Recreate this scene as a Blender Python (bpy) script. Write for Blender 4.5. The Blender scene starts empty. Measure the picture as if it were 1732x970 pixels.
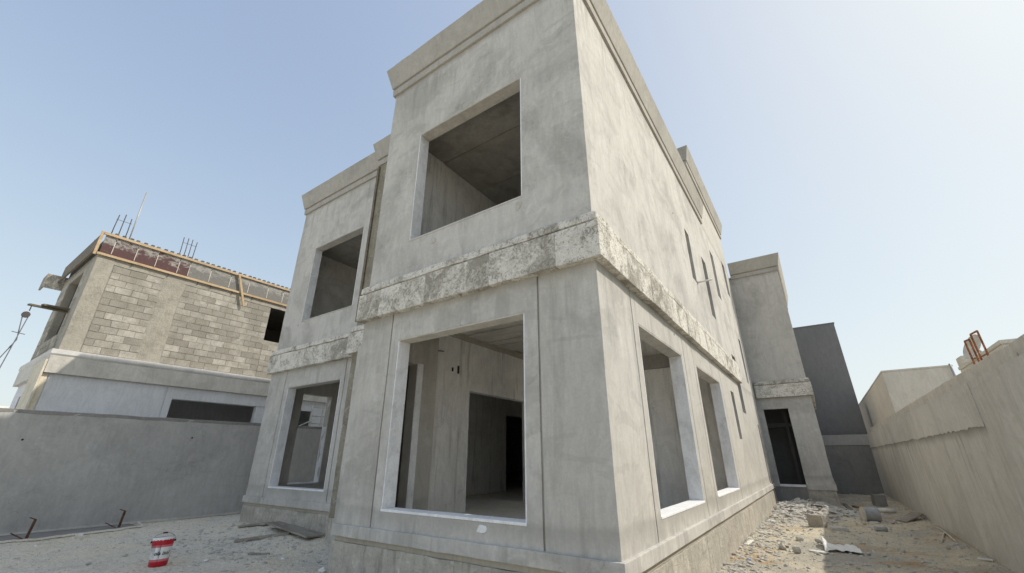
import bpy, bmesh, math, random
import numpy as np
from mathutils import Vector, Matrix, noise

random.seed(7)
rng = np.random.default_rng(7)
scene = bpy.context.scene
COL = scene.collection
R = math.radians

# ------------------------------------------------------------------ camera
F_PX, CX, CY = 703.58, 866.0, 485.0          # focal length in photo pixels, picture centre
YAW, PITCH, ROLL = .605667, .389482, -.00119
CAM = np.array([0., 0., 1.55])
def cam_axes():
    f = np.array([-math.sin(YAW)*math.cos(PITCH), math.cos(YAW)*math.cos(PITCH), math.sin(PITCH)])
    r = np.array([math.cos(YAW), math.sin(YAW), 0.]); u = np.cross(r, f)
    c, s = math.cos(ROLL), math.sin(ROLL)
    return np.array([c*r+s*u, -s*r+c*u, f])
AX = cam_axes()
cd = bpy.data.cameras.new('camera'); cam = bpy.data.objects.new('camera', cd); COL.objects.link(cam)
cd.sensor_width = 36; cd.lens = F_PX/1732*36; cd.clip_start = .05; cd.clip_end = 3000
m = Matrix.Identity(4)
for i in range(3):
    m[i][0], m[i][1], m[i][2], m[i][3] = AX[0][i], AX[1][i], -AX[2][i], CAM[i]
cam.matrix_world = m
scene.camera = cam
def at(px, py, axis, val):
    """photo pixel -> point on the plane axis = val"""
    d = AX.T @ np.array([(px-CX)/F_PX, -(py-CY)/F_PX, 1.])
    t = (val-CAM[axis])/d[axis]
    return CAM+d*t

# ------------------------------------------------------------------ sky, sun, exposure
SUN = Vector((.87, .56, 1.0)).normalized()
elev = math.asin(SUN.z); azim = math.atan2(SUN.x, SUN.y)
w = bpy.data.worlds.new("World"); scene.world = w; w.use_nodes = True
wn = w.node_tree; sky = wn.nodes.new('ShaderNodeTexSky'); sky.sky_type = 'NISHITA'; sky.sun_disc = False
sky.sun_elevation = elev; sky.sun_rotation = azim
sky.air_density = 1.0; sky.dust_density = 2.0; sky.ozone_density = 1.0
# dusty air: the whole sky is evened out and paled alike
def vmath(op, a, b):
    o = wn.nodes.new('ShaderNodeVectorMath'); o.operation = op
    for i, v in enumerate((a, b)):
        if isinstance(v, tuple): o.inputs[i].default_value = v
        else: wn.links.new(v, o.inputs[i])
    return o.outputs[0]
raw = sky.outputs[0]
pale = vmath('MULTIPLY', vmath('DIVIDE', raw, vmath('ADD', raw, (1.76, 2.1, 1.7))), (4.92, 5.40, 5.08))
bg = wn.nodes['Background']; wn.links.new(pale, bg.inputs[0]); bg.inputs[1].default_value = .15
sd = bpy.data.lights.new('sun', 'SUN'); sd.energy = 2.4; sd.angle = R(.6); sd.color = (1, .93, .82)
so = bpy.data.objects.new('sun', sd); COL.objects.link(so); so.rotation_euler = SUN.to_track_quat('Z', 'Y').to_euler()
so.location = (10, 10, 30)
vs = scene.view_settings; vs.view_transform = 'Standard'; vs.look = 'None'; vs.exposure = 0.6; vs.gamma = 1; vs.use_curve_mapping = False

# ------------------------------------------------------------------ materials
def new_mat(name):
    mt = bpy.data.materials.new(name); mt.use_nodes = True
    nt = mt.node_tree; b = nt.nodes['Principled BSDF']
    return mt, nt, b
class N:
    """tiny node helper"""
    def __init__(s, nt): s.nt = nt
    def n(s, t, **k):
        o = s.nt.nodes.new(t)
        for a, v in k.items(): setattr(o, a, v)
        return o
    def l(s, a, b): s.nt.links.new(a, b)
    def pos(s, scale=(1, 1, 1), off=(0, 0, 0), obj=False, rnd=0):
        if obj: src = s.n('ShaderNodeTexCoord').outputs['Object']
        else: src = s.n('ShaderNodeNewGeometry').outputs['Position']
        mp = s.n('ShaderNodeMapping'); mp.inputs['Scale'].default_value = scale; mp.inputs['Location'].default_value = off
        s.l(src, mp.inputs['Vector']); out = mp.outputs[0]
        if rnd:
            oi = s.n('ShaderNodeObjectInfo'); mu = s.n('ShaderNodeMath', operation='MULTIPLY'); mu.inputs[1].default_value = rnd
            s.l(oi.outputs['Random'], mu.inputs[0]); ad = s.n('ShaderNodeVectorMath', operation='ADD')
            s.l(out, ad.inputs[0]); s.l(mu.outputs[0], ad.inputs[1]); out = ad.outputs[0]
        return out
    def noise(s, v, scale, detail=4, rough=.55, dist=0.):
        o = s.n('ShaderNodeTexNoise'); s.l(v, o.inputs['Vector'])
        o.inputs['Scale'].default_value = scale; o.inputs['Detail'].default_value = detail
        o.inputs['Roughness'].default_value = rough; o.inputs['Distortion'].default_value = dist
        return o.outputs['Fac']
    def voro(s, v, scale, feature='F1'):
        o = s.n('ShaderNodeTexVoronoi', feature=feature); s.l(v, o.inputs['Vector']); o.inputs['Scale'].default_value = scale
        return o.outputs['Distance']
    def rng(s, f, a, b, c=0., d=1.):
        o = s.n('ShaderNodeMapRange'); o.interpolation_type = 'SMOOTHSTEP'
        for i, v in enumerate((a, b, c, d)): o.inputs[i+1].default_value = v
        s.l(f, o.inputs[0]); return o.outputs[0]
    def mix(s, f, a, b, mode='MIX'):
        o = s.n('ShaderNodeMix', data_type='RGBA', blend_type=mode)
        for sock, v in ((o.inputs[0], f), (o.inputs[6], a), (o.inputs[7], b)):
            if isinstance(v, (int, float)): sock.default_value = v
            elif isinstance(v, tuple): sock.default_value = (*v, 1)
            else: s.l(v, sock)
        return o.outputs[2]
    def math(s, op, a, b):
        o = s.n('ShaderNodeMath', operation=op)
        for i, v in enumerate((a, b)):
            if isinstance(v, (int, float)): o.inputs[i].default_value = v
            else: s.l(v, o.inputs[i])
        return o.outputs[0]
    def bump(s, bsdf, h, strength, dist=.01, prev=None):
        o = s.n('ShaderNodeBump'); o.inputs['Strength'].default_value = strength; o.inputs['Distance'].default_value = dist
        s.l(h, o.inputs['Height'])
        if prev is not None: s.l(prev, o.inputs['Normal'])
        s.l(o.outputs[0], bsdf.inputs['Normal']); return o.outputs[0]

def g(v, warm=0.):     # neutral-ish grey with a warm or cool lean
    return (v*(1+.5*warm), v*(1+.1*warm), v*(1-.7*warm))

def plaster(name, base, dark, light, big=.8, mid=2.6, streak=.25, streak_scale=5, bump=.25, seed=0, darkamt=.75, lightamt=.55, rough=.92, rnd=0, pit=0.):
    mt, nt, b = new_mat(name); k = N(nt)
    p = k.pos(off=(seed*3.1, seed*1.7, seed*2.3), rnd=rnd)
    ps = k.pos(scale=(1, 1, .12), off=(seed, seed*2, 0), rnd=rnd)
    pd = k.pos(scale=(1, 1, 1.5), off=(seed*5, 0, seed), rnd=rnd)
    n1 = k.noise(p, big, 6, .6, .8)
    n2 = k.noise(pd, mid, 7, .62, 1.2)
    n3 = k.noise(ps, streak_scale, 5, .6, .2)
    n4 = k.noise(p, 28, 5, .6)
    n5 = k.noise(p, 140, 3, .6)
    n6 = k.noise(k.pos(scale=(1, 1, 2.2), off=(9+seed, 4, 2)), .9, 3, .5, 2.5)
    c = k.mix(k.math('MULTIPLY', k.rng(n1, .46, .60), darkamt*.42), base, dark)
    c = k.mix(k.math('MULTIPLY', k.rng(n1, .585, .615), darkamt*.30), c, dark)
    c = k.mix(k.math('MULTIPLY', k.rng(n2, .52, .74), lightamt), c, light)
    c = k.mix(k.math('MULTIPLY', k.rng(n6, .57, .64), .25*darkamt), c, dark)
    c = k.mix(k.math('MULTIPLY', k.rng(n3, .5, .72), streak), c, dark)
    rot = k.n('ShaderNodeMapping'); rot.inputs['Rotation'].default_value = (.5, .6, .4); rot.inputs['Scale'].default_value = (1, 1, .28); k.l(p, rot.inputs['Vector'])
    n8 = k.noise(rot.outputs[0], 5.5, 6, .6, 2.2); n9 = k.noise(p, .33, 3, .5, 1.5)
    c = k.mix(k.math('MULTIPLY', k.rng(n9, .52, .58), .22*darkamt), c, dark)
    c = k.mix(1., c, k.rng(n8, .3, .7, .93, 1.06), 'MULTIPLY')
    c = k.mix(1., c, k.rng(n4, .25, .75, .95, 1.04), 'MULTIPLY')
    c = k.mix(1., c, k.rng(n5, .3, .7, .95, 1.04), 'MULTIPLY')
    cr = k.n('ShaderNodeTexVoronoi', feature='DISTANCE_TO_EDGE'); cr.inputs['Scale'].default_value = .55; wv = k.n('ShaderNodeVectorMath', operation='ADD'); wn_ = k.n('ShaderNodeTexNoise'); k.l(p, wn_.inputs['Vector']); wn_.inputs['Scale'].default_value = 2.5; wn_.inputs['Detail'].default_value = 5; k.l(p, wv.inputs[0]); k.l(wn_.outputs['Color'], wv.inputs[1]); k.l(wv.outputs[0], cr.inputs['Vector'])
    crk = k.math('MULTIPLY', k.rng(cr.outputs['Distance'], .001, .007, 1, 0), k.rng(n1, .5, .58)); c = k.mix(k.math('MULTIPLY', crk, .26), c, tuple(x*.5 for x in dark))
    hair = k.rng(k.noise(p, 75, 2, .5), .72, .77); c = k.mix(k.math('MULTIPLY', hair, .5), c, dark)
    if pit:
        sp = k.rng(k.noise(p, 42, 2, .5), .66, .72)
        c = k.mix(k.math('MULTIPLY', sp, pit), c, g(.08))
    k.l(c, b.inputs['Base Color'])
    b.inputs['Roughness'].default_value = rough; b.inputs['Specular IOR Level'].default_value = .25
    pv = k.bump(b, n2, bump*.5, .03)
    pv = k.bump(b, n8, bump*.5, .012, pv)
    pv = k.bump(b, n4, bump*.55, .006, pv)
    k.bump(b, n5, bump*.7, .002, pv)
    return mt

M = {}
M['plaster'] = plaster('cement plaster', g(.54, .09), g(.33, .10), g(.61, .06), seed=1, darkamt=.95)
M['plaster_pier'] = plaster('cement plaster panel', g(.53, .10), g(.31, .11), g(.60, .08), big=.6, seed=2, streak=.45, darkamt=.95)
M['plaster_side'] = plaster('cement plaster side', g(.51, .11), g(.36, .12), g(.60, .07), seed=3, big=.5, mid=1.6, streak=.3)
M['wing'] = plaster('cement plaster wing', g(.51, .09), g(.35, .09), g(.59, .06), seed=4, darkamt=.85)
M['cornice'] = plaster('cornice mortar', g(.40, .12), g(.30, .12), g(.48, .08), seed=5, bump=.5, pit=.2)
M['jamb'] = plaster('fresh grey jamb plaster', g(.82, -.02), g(.58, -.01), g(.86, -.02), seed=6, big=3, mid=5, streak=.15)
M['sill'] = plaster('white sill', g(.85, -.01), g(.74, 0), g(.88, -.01), seed=7, big=4, streak=0)
M['head'] = plaster('window head mortar', g(.52, .13), g(.38, .13), g(.6, .1), seed=8, big=3, bump=.5)
M['interior'] = plaster('streaked interior wall', g(.80, .04), g(.46, .05), g(.84, .04), seed=9, streak=.8, darkamt=.45, streak_scale=7, big=.6)
M['floor'] = plaster('concrete floor', g(.68, .05), g(.5, .05), g(.74, .04), seed=10)
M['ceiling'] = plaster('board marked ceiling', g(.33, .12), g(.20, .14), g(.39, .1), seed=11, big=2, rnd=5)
M['ceiling_low'] = plaster('pale board marked ceiling', g(.56, .1), g(.36, .12), g(.62, .1), seed=11, big=2, rnd=5)  # copy of the ceiling colour, lightened to brighten the ground-floor rooms
M['plinth'] = plaster('rough plinth concrete', g(.44, .17), g(.24, .19), g(.62, .15), seed=12, big=2.2, mid=6, streak=.75, streak_scale=14, bump=1.0, pit=.5, lightamt=.8)
M['strip'] = plaster('raw concrete strip', g(.40, .22), g(.30, .2), g(.46, .18), seed=13, bump=.6)
M['rough_column'] = plaster('unplastered column', g(.27, .28), g(.16, .3), g(.45, .2), seed=14, big=4, mid=9, bump=1.2, pit=.6, lightamt=.9)
def stain_line(mt, z0, amt, dark):
    """a damp line with drips running down from height z0, as left on the wall by the upper coat"""
    nt = mt.node_tree; k = N(nt); b = nt.nodes['Principled BSDF']
    old = b.inputs['Base Color'].links[0].from_socket
    sx = k.n('ShaderNodeSeparateXYZ'); k.l(k.n('ShaderNodeNewGeometry').outputs['Position'], sx.inputs[0])
    dr = k.noise(k.pos(scale=(1, 1, .06), off=(0, 3, 0)), 4.5, 5, .65); wob = k.noise(k.pos(scale=(1, 1, 0)), 1.4, 3, .5)
    z = k.math('SUBTRACT', k.math('ADD', z0, k.math('MULTIPLY', k.math('SUBTRACT', wob, .5), .16)), sx.outputs[2])
    band = k.math('MULTIPLY', k.rng(z, -.05, .03), k.rng(z, .02, .22, 1, 0)); run = k.math('MULTIPLY', k.rng(z, -.02, .05), k.math('MULTIPLY', k.rng(z, 0, 1.6, 1, 0), k.rng(dr, .52, .66)))
    f = k.math('MULTIPLY', k.math('MAXIMUM', band, run), amt)
    k.l(k.mix(f, old, dark), b.inputs['Base Color'])
M['lwall'] = plaster('left boundary wall plaster', g(.45, .03), g(.32, .03), g(.52, 0), seed=15, big=.45, mid=1.4, streak=.25)
M['rwall'] = plaster('right boundary wall plaster', g(.56, .06), g(.39, .09), g(.62, .05), seed=16, big=.5, streak=.55, streak_scale=3)
M['rwall_low'] = plaster('right boundary wall undercoat', g(.54, .07), g(.37, .10), g(.60, .06), seed=16, big=.5, streak=.55, streak_scale=3); stain_line(M['rwall_low'], 1.97, .7, g(.17, .14))
M['rwall2'] = plaster('cream boundary wall', g(.56, .12), g(.40, .14), g(.62, .1), seed=17, pit=.3)
M['nblow'] = plaster('neighbour grey render', g(.72, -.05), g(.62, -.03), g(.78, -.06), seed=18, big=.5, streak=.1)
M['nbbelt'] = plaster('neighbour belt concrete', g(.62, .1), g(.42, .12), g(.70, .08), seed=19, big=1.4, pit=.3, bump=.5)
M['nbwhite'] = plaster('white belt edge', g(.66, .04), g(.52, .06), g(.72, .04), seed=20, streak=.1)
M['mortar'] = plaster('block wall mortar', g(.33, .18), g(.25, .18), g(.42, .16), seed=21, big=1.2, mid=5, bump=.8)
M['column'] = plaster('splashed column render', g(.37, .18), g(.24, .18), g(.45, .15), seed=22, big=3, mid=9, bump=1.2, pit=.25)
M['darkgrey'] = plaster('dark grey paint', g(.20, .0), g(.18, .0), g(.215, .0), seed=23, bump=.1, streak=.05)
M['creamblock'] = plaster('cream render', g(.58, .14), g(.5, .14), g(.64, .1), seed=24, bump=.15, streak=.1)
M['backwall'] = plaster('back boundary wall', g(.27, .05), g(.19, .06), g(.32, .04), seed=25)
M['stone'] = plaster('broken concrete', g(.50, .1), g(.34, .12), g(.62, .07), seed=26, big=6, mid=14, rnd=40, bump=.6)
M['rubble'] = plaster('rubble chips', g(.48, .1), g(.30, .12), g(.66, .06), seed=27, big=9, mid=18, rnd=40, bump=.5)
M['pale_chip'] = plaster('pale grit', g(.60, .15), g(.42, .15), g(.74, .1), seed=33, big=9, mid=18)
M['stuck'] = plaster('beige chipboard', g(.68, .24), g(.48, .26), g(.76, .18), seed=29, big=5, mid=12, bump=.8, pit=.4)
M['shade_dark'] = plaster('painted interior shade', g(.07, .05), g(.05, .05), g(.09, .05), seed=28)  # shade of the interior put into a near-black albedo

for nm in ('plaster', 'plaster_pier', 'plaster_side', 'wing'):
    for z0_, am in ((8.66, .5), (3.66, .45), (.93, .4)): stain_line(M[nm], z0_, am, g(.27, .1))
def belt_mat():
    mt, nt, b = new_mat('lime crusted belt'); k = N(nt)
    p = k.pos(rnd=30); oi = k.n('ShaderNodeObjectInfo')
    n1 = k.noise(p, 2.2, 6, .62, 1.0); n2 = k.noise(p, 13, 6, .65, 1.8); n3 = k.noise(p, 60, 4, .6)
    s = k.math('ADD', k.math('MULTIPLY', n1, .9), k.math('MULTIPLY', n2, .55))
    s = k.math('ADD', s, k.math('MULTIPLY', oi.outputs['Random'], .17))
    f = k.rng(s, .66, .94)
    c = k.mix(f, g(.34, .18), g(.76, .12))
    c = k.mix(k.math('MULTIPLY', k.rng(n2, .35, .47, 1, 0), .55), c, g(.22, .2))
    c = k.mix(1., c, k.rng(n3, .3, .7, .85, 1.1), 'MULTIPLY')
    k.l(c, b.inputs['Base Color']); b.inputs['Roughness'].default_value = .95; b.inputs['Specular IOR Level'].default_value = .2
    pv = k.bump(b, n2, 1., .03); k.bump(b, n3, .7, .006, pv)
    return mt
M['belt'] = belt_mat()

def block_mat():
    mt, nt, b = new_mat('grey concrete block'); k = N(nt)
    p = k.pos(); oi = k.n('ShaderNodeObjectInfo'); rn = oi.outputs['Random']
    n1 = k.noise(p, 1.1, 5, .6, .5); n2 = k.noise(p, 45, 5, .7); n3 = k.noise(p, 9, 4, .6)
    n0 = k.noise(k.pos(off=(4, 9, 2)), .75, 4, .6, .8); n7 = k.noise(p, 3.6, 5, .65, .6)
    s = k.math('ADD', k.math('MULTIPLY', rn, .36), k.math('ADD', k.math('MULTIPLY', n1, .7), k.math('MULTIPLY', n7, .55)))
    c = k.mix(k.rng(s, .6, 1.1), g(.27, .18), g(.50, .14))
    c = k.mix(k.math('MULTIPLY', k.rng(n0, .45, .62), .7), c, g(.25, .18))
    c = k.mix(k.math('MULTIPLY', k.rng(n3, .5, .7), .45), c, g(.27, .18))
    c = k.mix(1., c, k.rng(n2, .3, .7, .78, 1.15), 'MULTIPLY')
    k.l(c, b.inputs['Base Color']); b.inputs['Roughness'].default_value = .95; b.inputs['Specular IOR Level'].default_value = .2
    k.bump(b, n2, .8, .006)
    return mt
def smear(mt):
    nt = mt.node_tree; k = N(nt); b = nt.nodes['Principled BSDF']; old = b.inputs['Base Color'].links[0].from_socket
    n_ = k.noise(k.pos(off=(2, 5, 1)), 1.5, 7, .68, .9); fine = k.noise(k.pos(), 38, 4, .7)
    col = k.mix(k.rng(fine, .35, .65), g(.25, .18), g(.37, .17))
    k.l(k.mix(k.math('MULTIPLY', k.rng(n_, .50, .62), .75), old, col), b.inputs['Base Color'])
M['block'] = block_mat(); smear(M['block']); smear(M['mortar'])

def ground_mat():
    mt, nt, b = new_mat('sandy building ground'); k = N(nt)
    p = k.pos(); n1 = k.noise(p, .55, 5, .6, .6); n2 = k.noise(p, 2.6, 7, .65, .5); n3 = k.noise(p, 17, 6, .7); n4 = k.noise(p, 95, 4, .65)
    n5 = k.noise(k.pos(off=(31, 7, 0)), .8, 4, .55, .5)
    # sandier towards the passage on +x, greyer front yard with its colour lightened against the shade
    sx = k.n('ShaderNodeSeparateXYZ'); k.l(k.n('ShaderNodeNewGeometry').outputs['Position'], sx.inputs[0])
    ew = k.rng(sx.outputs[0], -7, -1)
    c = k.mix(ew, k.mix(k.rng(n1, .35, .65), g(.76, .18), g(.78, .26)), k.mix(k.rng(n1, .35, .65), g(.44, .2), g(.60, .32)))
    c = k.mix(k.math('MULTIPLY', k.rng(n5, .54, .66), k.math('MULTIPLY', ew, .8)), c, (.52, .36, .19))
    c = k.mix(k.math('MULTIPLY', k.rng(n2, .5, .7), .4), c, g(.48, .18))
    c = k.mix(1., c, k.rng(n3, .25, .75, .84, 1.14), 'MULTIPLY')
    c = k.mix(1., c, k.rng(n4, .3, .7, .8, 1.15), 'MULTIPLY')
    sp = k.rng(k.noise(k.pos(off=(3, 3, 3)), 26, 2, .5), .70, .74)
    c = k.mix(k.math('MULTIPLY', sp, .7), c, g(.6, .08))
    sp2 = k.rng(k.noise(k.pos(off=(8, 1, 3)), 19, 3, .5), .69, .73)
    c = k.mix(k.math('MULTIPLY', sp2, .22), c, g(.2, .12))
    k.l(c, b.inputs['Base Color']); b.inputs['Roughness'].default_value = .97; b.inputs['Specular IOR Level'].default_value = .15
    pv = k.bump(b, n3, 1., .045); k.bump(b, n4, .9, .010, pv)
    return mt
M['ground'] = ground_mat()

def wood(name, a, bcol, scale=(2, 2, 2), rough=.8, seed=0):
    mt, nt, b = new_mat(name); k = N(nt)
    p = k.pos(scale=scale, obj=True, rnd=7); n1 = k.noise(p, 6, 5, .6, 1.2); n2 = k.noise(k.pos(obj=True), 40, 4, .6); n3 = k.noise(k.pos(rnd=3), 3, 5, .6)
    c = k.mix(k.rng(n1, .35, .65), a, bcol); c = k.mix(1., c, k.rng(n2, .3, .7, .85, 1.12), 'MULTIPLY')
    c = k.mix(k.math('MULTIPLY', k.rng(n3, .52, .7), .45), c, tuple(x*.55 for x in a))
    k.l(c, b.inputs['Base Color']); b.inputs['Roughness'].default_value = rough
    k.bump(b, n1, .3, .004); return mt
M['timber'] = wood('pine formwork timber', (.56, .42, .26), (.46, .33, .19), (1, .15, 1))
M['timber_weathered'] = wood('weathered timber', (.20, .165, .12), (.13, .11, .085), (1, .15, 1))
M['timber_grey'] = wood('dusty grey board', (.36, .325, .27), (.22, .195, .16), (.2, 1, 1))
M['lath'] = wood('pale lath', (.78, .74, .66), (.68, .63, .54), (1, .2, 1))

def ply_mat():
    mt, nt, b = new_mat('film faced plywood'); k = N(nt)
    p = k.pos(rnd=20); oi = k.n('ShaderNodeObjectInfo')
    n1 = k.noise(k.pos(scale=(1, 1, 2), rnd=20), 4, 7, .7, .8); n2 = k.noise(p, 40, 4, .6)
    sx = k.n('ShaderNodeSeparateXYZ'); k.l(k.n('ShaderNodeNewGeometry').outputs['Position'], sx.inputs[0])
    f = k.rng(k.math('ADD', n1, k.math('MULTIPLY', k.math('SUBTRACT', sx.outputs[2], 7.5), .55)), .5, .66)
    # the four sheets nearest the corner keep their red film, the others are grey with cement
    y = k.rng(sx.outputs[1], 4.36, 4.38)
    a = k.mix(y, (.085, .035, .035), g(.17, .08)); c = k.mix(f, a, g(.30, .1))
    c = k.mix(1., c, k.rng(n2, .3, .7, .8, 1.15), 'MULTIPLY')
    k.l(c, b.inputs['Base Color']); b.inputs['Roughness'].default_value = .7; k.bump(b, n1, .3, .004); return mt
M['ply'] = ply_mat()

def simple(name, col, rough=.6, metal=0, bumpscale=0, var=.15):
    mt, nt, b = new_mat(name); k = N(nt); p = k.pos()
    n1 = k.noise(p, 9, 5, .6); c = k.mix(1., tuple(col), k.rng(n1, .3, .7, 1-var, 1+var), 'MULTIPLY')
    k.l(c, b.inputs['Base Color']); b.inputs['Roughness'].default_value = rough; b.inputs['Metallic'].default_value = metal
    if bumpscale: k.bump(b, k.noise(p, bumpscale, 4, .6), .4, .004)
    return mt
def rust(name, a=(.055, .035, .027), b_=(.17, .075, .04)):
    mt, nt, b = new_mat(name); k = N(nt); p = k.pos(); n1 = k.noise(p, 22, 6, .7); n2 = k.noise(p, 90, 3, .6)
    c = k.mix(k.rng(n1, .4, .62), a, b_); k.l(c, b.inputs['Base Color']); b.inputs['Roughness'].default_value = .9
    k.bump(b, n2, .6, .003); return mt
M['rust'] = rust('rusty steel'); M['rust_orange'] = rust('orange rusty steel', (.16, .07, .035), (.45, .17, .06))
M['rebar'] = simple('dark rebar', (.10, .085, .08), .7, .3)
M['steel'] = simple('dull steel tube', (.42, .41, .38), .5, .4)
M['scaffold'] = simple('galvanised scaffold tube', (.55, .53, .47), .6, .1)
M['rope'] = simple('hoist rope', (.16, .16, .18), .9)
M['pvc'] = simple('grey plastic pipe', (.33, .34, .35), .45)
M['pvc_white'] = simple('white plastic', (.72, .71, .67), .5, var=.08)
M['pale_cable'] = simple('pale cable', (.55, .50, .42), .6)
M['black'] = simple('black plastic', (.02, .02, .02), .5)
M['bucket_red'] = simple('glossy red print', (.50, .010, .025), .35, var=.12)
M['bucket_pink'] = simple('faded red print', (.62, .17, .2), .4, var=.1)
M['bucket_white'] = simple('white bucket plastic', (.78, .78, .78), .4, var=.05)
M['drip'] = simple('dark tar drips', (.03, .028, .03), .5)
M['clay'] = simple('orange clay', (.42, .16, .09), .8, bumpscale=40)
M['yellow_rock'] = simple('ochre foam lump', (.47, .31, .12), .95, bumpscale=25, var=.35)
M['dish'] = simple('cream enamel', (.55, .52, .45), .6)
M['hole'] = simple('painted hole shade', (.03, .03, .03), .95)  # near-black colour stands in for the shade inside holes that are not cut
M['blue'] = simple('blue plastic', (.10, .22, .5), .4)

# ------------------------------------------------------------------ mesh helpers
def jitter(v, amp, freq=2.2):
    if not amp: return v
    n = noise.noise_vector(Vector(v)*freq) + .5*noise.noise_vector(Vector(v)*freq*3.1+Vector((7, 3, 1)))
    return (v[0]+n.x*amp, v[1]+n.y*amp, v[2]+n.z*amp)

def link(name, verts, faces, mat, parent=None, bevel=0, smooth=False, mats=None, fmat=None):
    me = bpy.data.meshes.new(name); me.from_pydata(verts, [], faces); me.update()
    if mats:
        for x in mats: me.materials.append(M[x])
        me.polygons.foreach_set('material_index', fmat)
    elif mat: me.materials.append(M[mat])
    if smooth: me.polygons.foreach_set('use_smooth', [True]*len(me.polygons))
    o = bpy.data.objects.new(name, me); COL.objects.link(o)
    if parent: o.parent = parent; o.matrix_parent_inverse = parent.matrix_world.inverted()
    if bevel:
        bm = o.modifiers.new('bevel', 'BEVEL'); bm.width = bevel; bm.segments = 2; bm.limit_method = 'ANGLE'; bm.angle_limit = R(40)
    return o

def thing(name, label, cat, loc=(0, 0, 0), rz=0, group=None):
    o = bpy.data.objects.new(name, None); COL.objects.link(o); o.empty_display_size = .2
    o.location = loc; o.rotation_euler = (0, 0, rz); o['label'] = label; o['category'] = cat
    if group: o['group'] = group
    o.matrix_world = Matrix.Translation(loc) @ Matrix.Rotation(rz, 4, 'Z')
    return o
def tag(o, label, cat, group=None, kind=None):
    if label: o['label'] = label
    if cat: o['category'] = cat
    if group: o['group'] = group
    if kind: o['kind'] = kind
    return o

def cuts(vals, step):
    vals = sorted(set(round(v, 5) for v in vals)); out = [vals[0]]
    for a, b in zip(vals, vals[1:]):
        n = max(1, int(math.ceil((b-a)/step))) if step else 1
        out += [a+(b-a)*i/n for i in range(1, n+1)]
    return out

def solid_grid(name, xs, ys, zs, solid, mat, parent=None, step=.2, amp=.0045, bevel=.006, thin=None):
    """mesh of a union of boxes given on a grid; only outer faces, shared vertices. thin: axes that are not subdivided"""
    thin = thin or ''
    X = cuts(xs, 0 if 'x' in thin else step); Y = cuts(ys, 0 if 'y' in thin else step); Z = cuts(zs, 0 if 'z' in thin else step)
    nx, ny, nz = len(X)-1, len(Y)-1, len(Z)-1
    S = np.zeros((nx+2, ny+2, nz+2), bool)
    for i in range(nx):
        for j in range(ny):
            for l in range(nz):
                if solid((X[i]+X[i+1])/2, (Y[j]+Y[j+1])/2, (Z[l]+Z[l+1])/2): S[i+1, j+1, l+1] = True
    vid = {}; V = []; Fc = []
    def v(i, j, l):
        k = (i, j, l)
        if k not in vid: vid[k] = len(V); V.append(jitter((X[i], Y[j], Z[l]), amp))
        return vid[k]
    for i, j, l in zip(*np.nonzero(S)):
        a, b, c = i-1, j-1, l-1
        if not S[i-1, j, l]: Fc.append((v(a, b, c), v(a, b, c+1), v(a, b+1, c+1), v(a, b+1, c)))
        if not S[i+1, j, l]: Fc.append((v(a+1, b, c), v(a+1, b+1, c), v(a+1, b+1, c+1), v(a+1, b, c+1)))
        if not S[i, j-1, l]: Fc.append((v(a, b, c), v(a+1, b, c), v(a+1, b, c+1), v(a, b, c+1)))
        if not S[i, j+1, l]: Fc.append((v(a, b+1, c), v(a, b+1, c+1), v(a+1, b+1, c+1), v(a+1, b+1, c)))
        if not S[i, j, l-1]: Fc.append((v(a, b, c), v(a, b+1, c), v(a+1, b+1, c), v(a+1, b, c)))
        if not S[i, j, l+1]: Fc.append((v(a, b, c+1), v(a+1, b, c+1), v(a+1, b+1, c+1), v(a, b+1, c+1)))
    return link(name, V, Fc, mat, parent, bevel)

def box(name, x0, x1, y0, y1, z0, z1, mat, parent=None, step=.4, amp=.002, bevel=.005):
    return solid_grid(name, (x0, x1), (y0, y1), (z0, z1), lambda x, y, z: True, mat, parent, step, amp, bevel)

def sweep(name, path, prof, mat, parent=None, step=.22, amp=.004, bevel=.005, ends=None):
    """closed profile [(offset outward, z)] swept along a plan path; outward is to the right of travel, corners mitred"""
    P = [Vector(p) for p in path]
    off = []
    for i, p in enumerate(P):
        ns = []
        if i > 0: d = (P[i]-P[i-1]).normalized(); ns.append(Vector((d.y, -d.x)))
        if i < len(P)-1: d = (P[i+1]-P[i]).normalized(); ns.append(Vector((d.y, -d.x)))
        if len(ns) == 1: off.append(ns[0])
        else:
            b = (ns[0]+ns[1]); off.append(b/ (b.length_squared/2))
    rings = []
    for i in range(len(P)-1):
        n = max(1, int(math.ceil((P[i+1]-P[i]).length/step)))
        for s in range(n+(1 if i == len(P)-2 else 0)):
            t = s/n; rings.append((P[i].lerp(P[i+1], t), off[i].lerp(off[i+1], t) if s else off[i]))
    # between corners offset vectors must stay the segment normal except at the corner itself: lerp keeps the line straight
    V = []; Fc = []; k = len(prof)
    for p, o in rings:
        for d, z in prof: V.append(jitter((p.x+o.x*d, p.y+o.y*d, z), amp, 3.))
    for r in range(len(rings)-1):
        for q in range(k):
            a = r*k+q; b = r*k+(q+1) % k
            Fc.append((a, b, b+k, a+k))
    Fc.append(tuple(range(k-1, -1, -1))); Fc.append(tuple(range((len(rings)-1)*k, len(rings)*k)))
    o = link(name, V, Fc, mat, parent, 0)
    bmx = bmesh.new(); bmx.from_mesh(o.data); bmesh.ops.recalc_face_normals(bmx, faces=bmx.faces); bmx.to_mesh(o.data); bmx.free()
    if bevel:
        bm = o.modifiers.new('bevel', 'BEVEL'); bm.width = bevel; bm.segments = 2; bm.limit_method = 'ANGLE'; bm.angle_limit = R(35)
    return o

def rect(p0, p1, z0, z1): return [(p0, z0), (p1, z0), (p1, z1), (p0, z1)]

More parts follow.
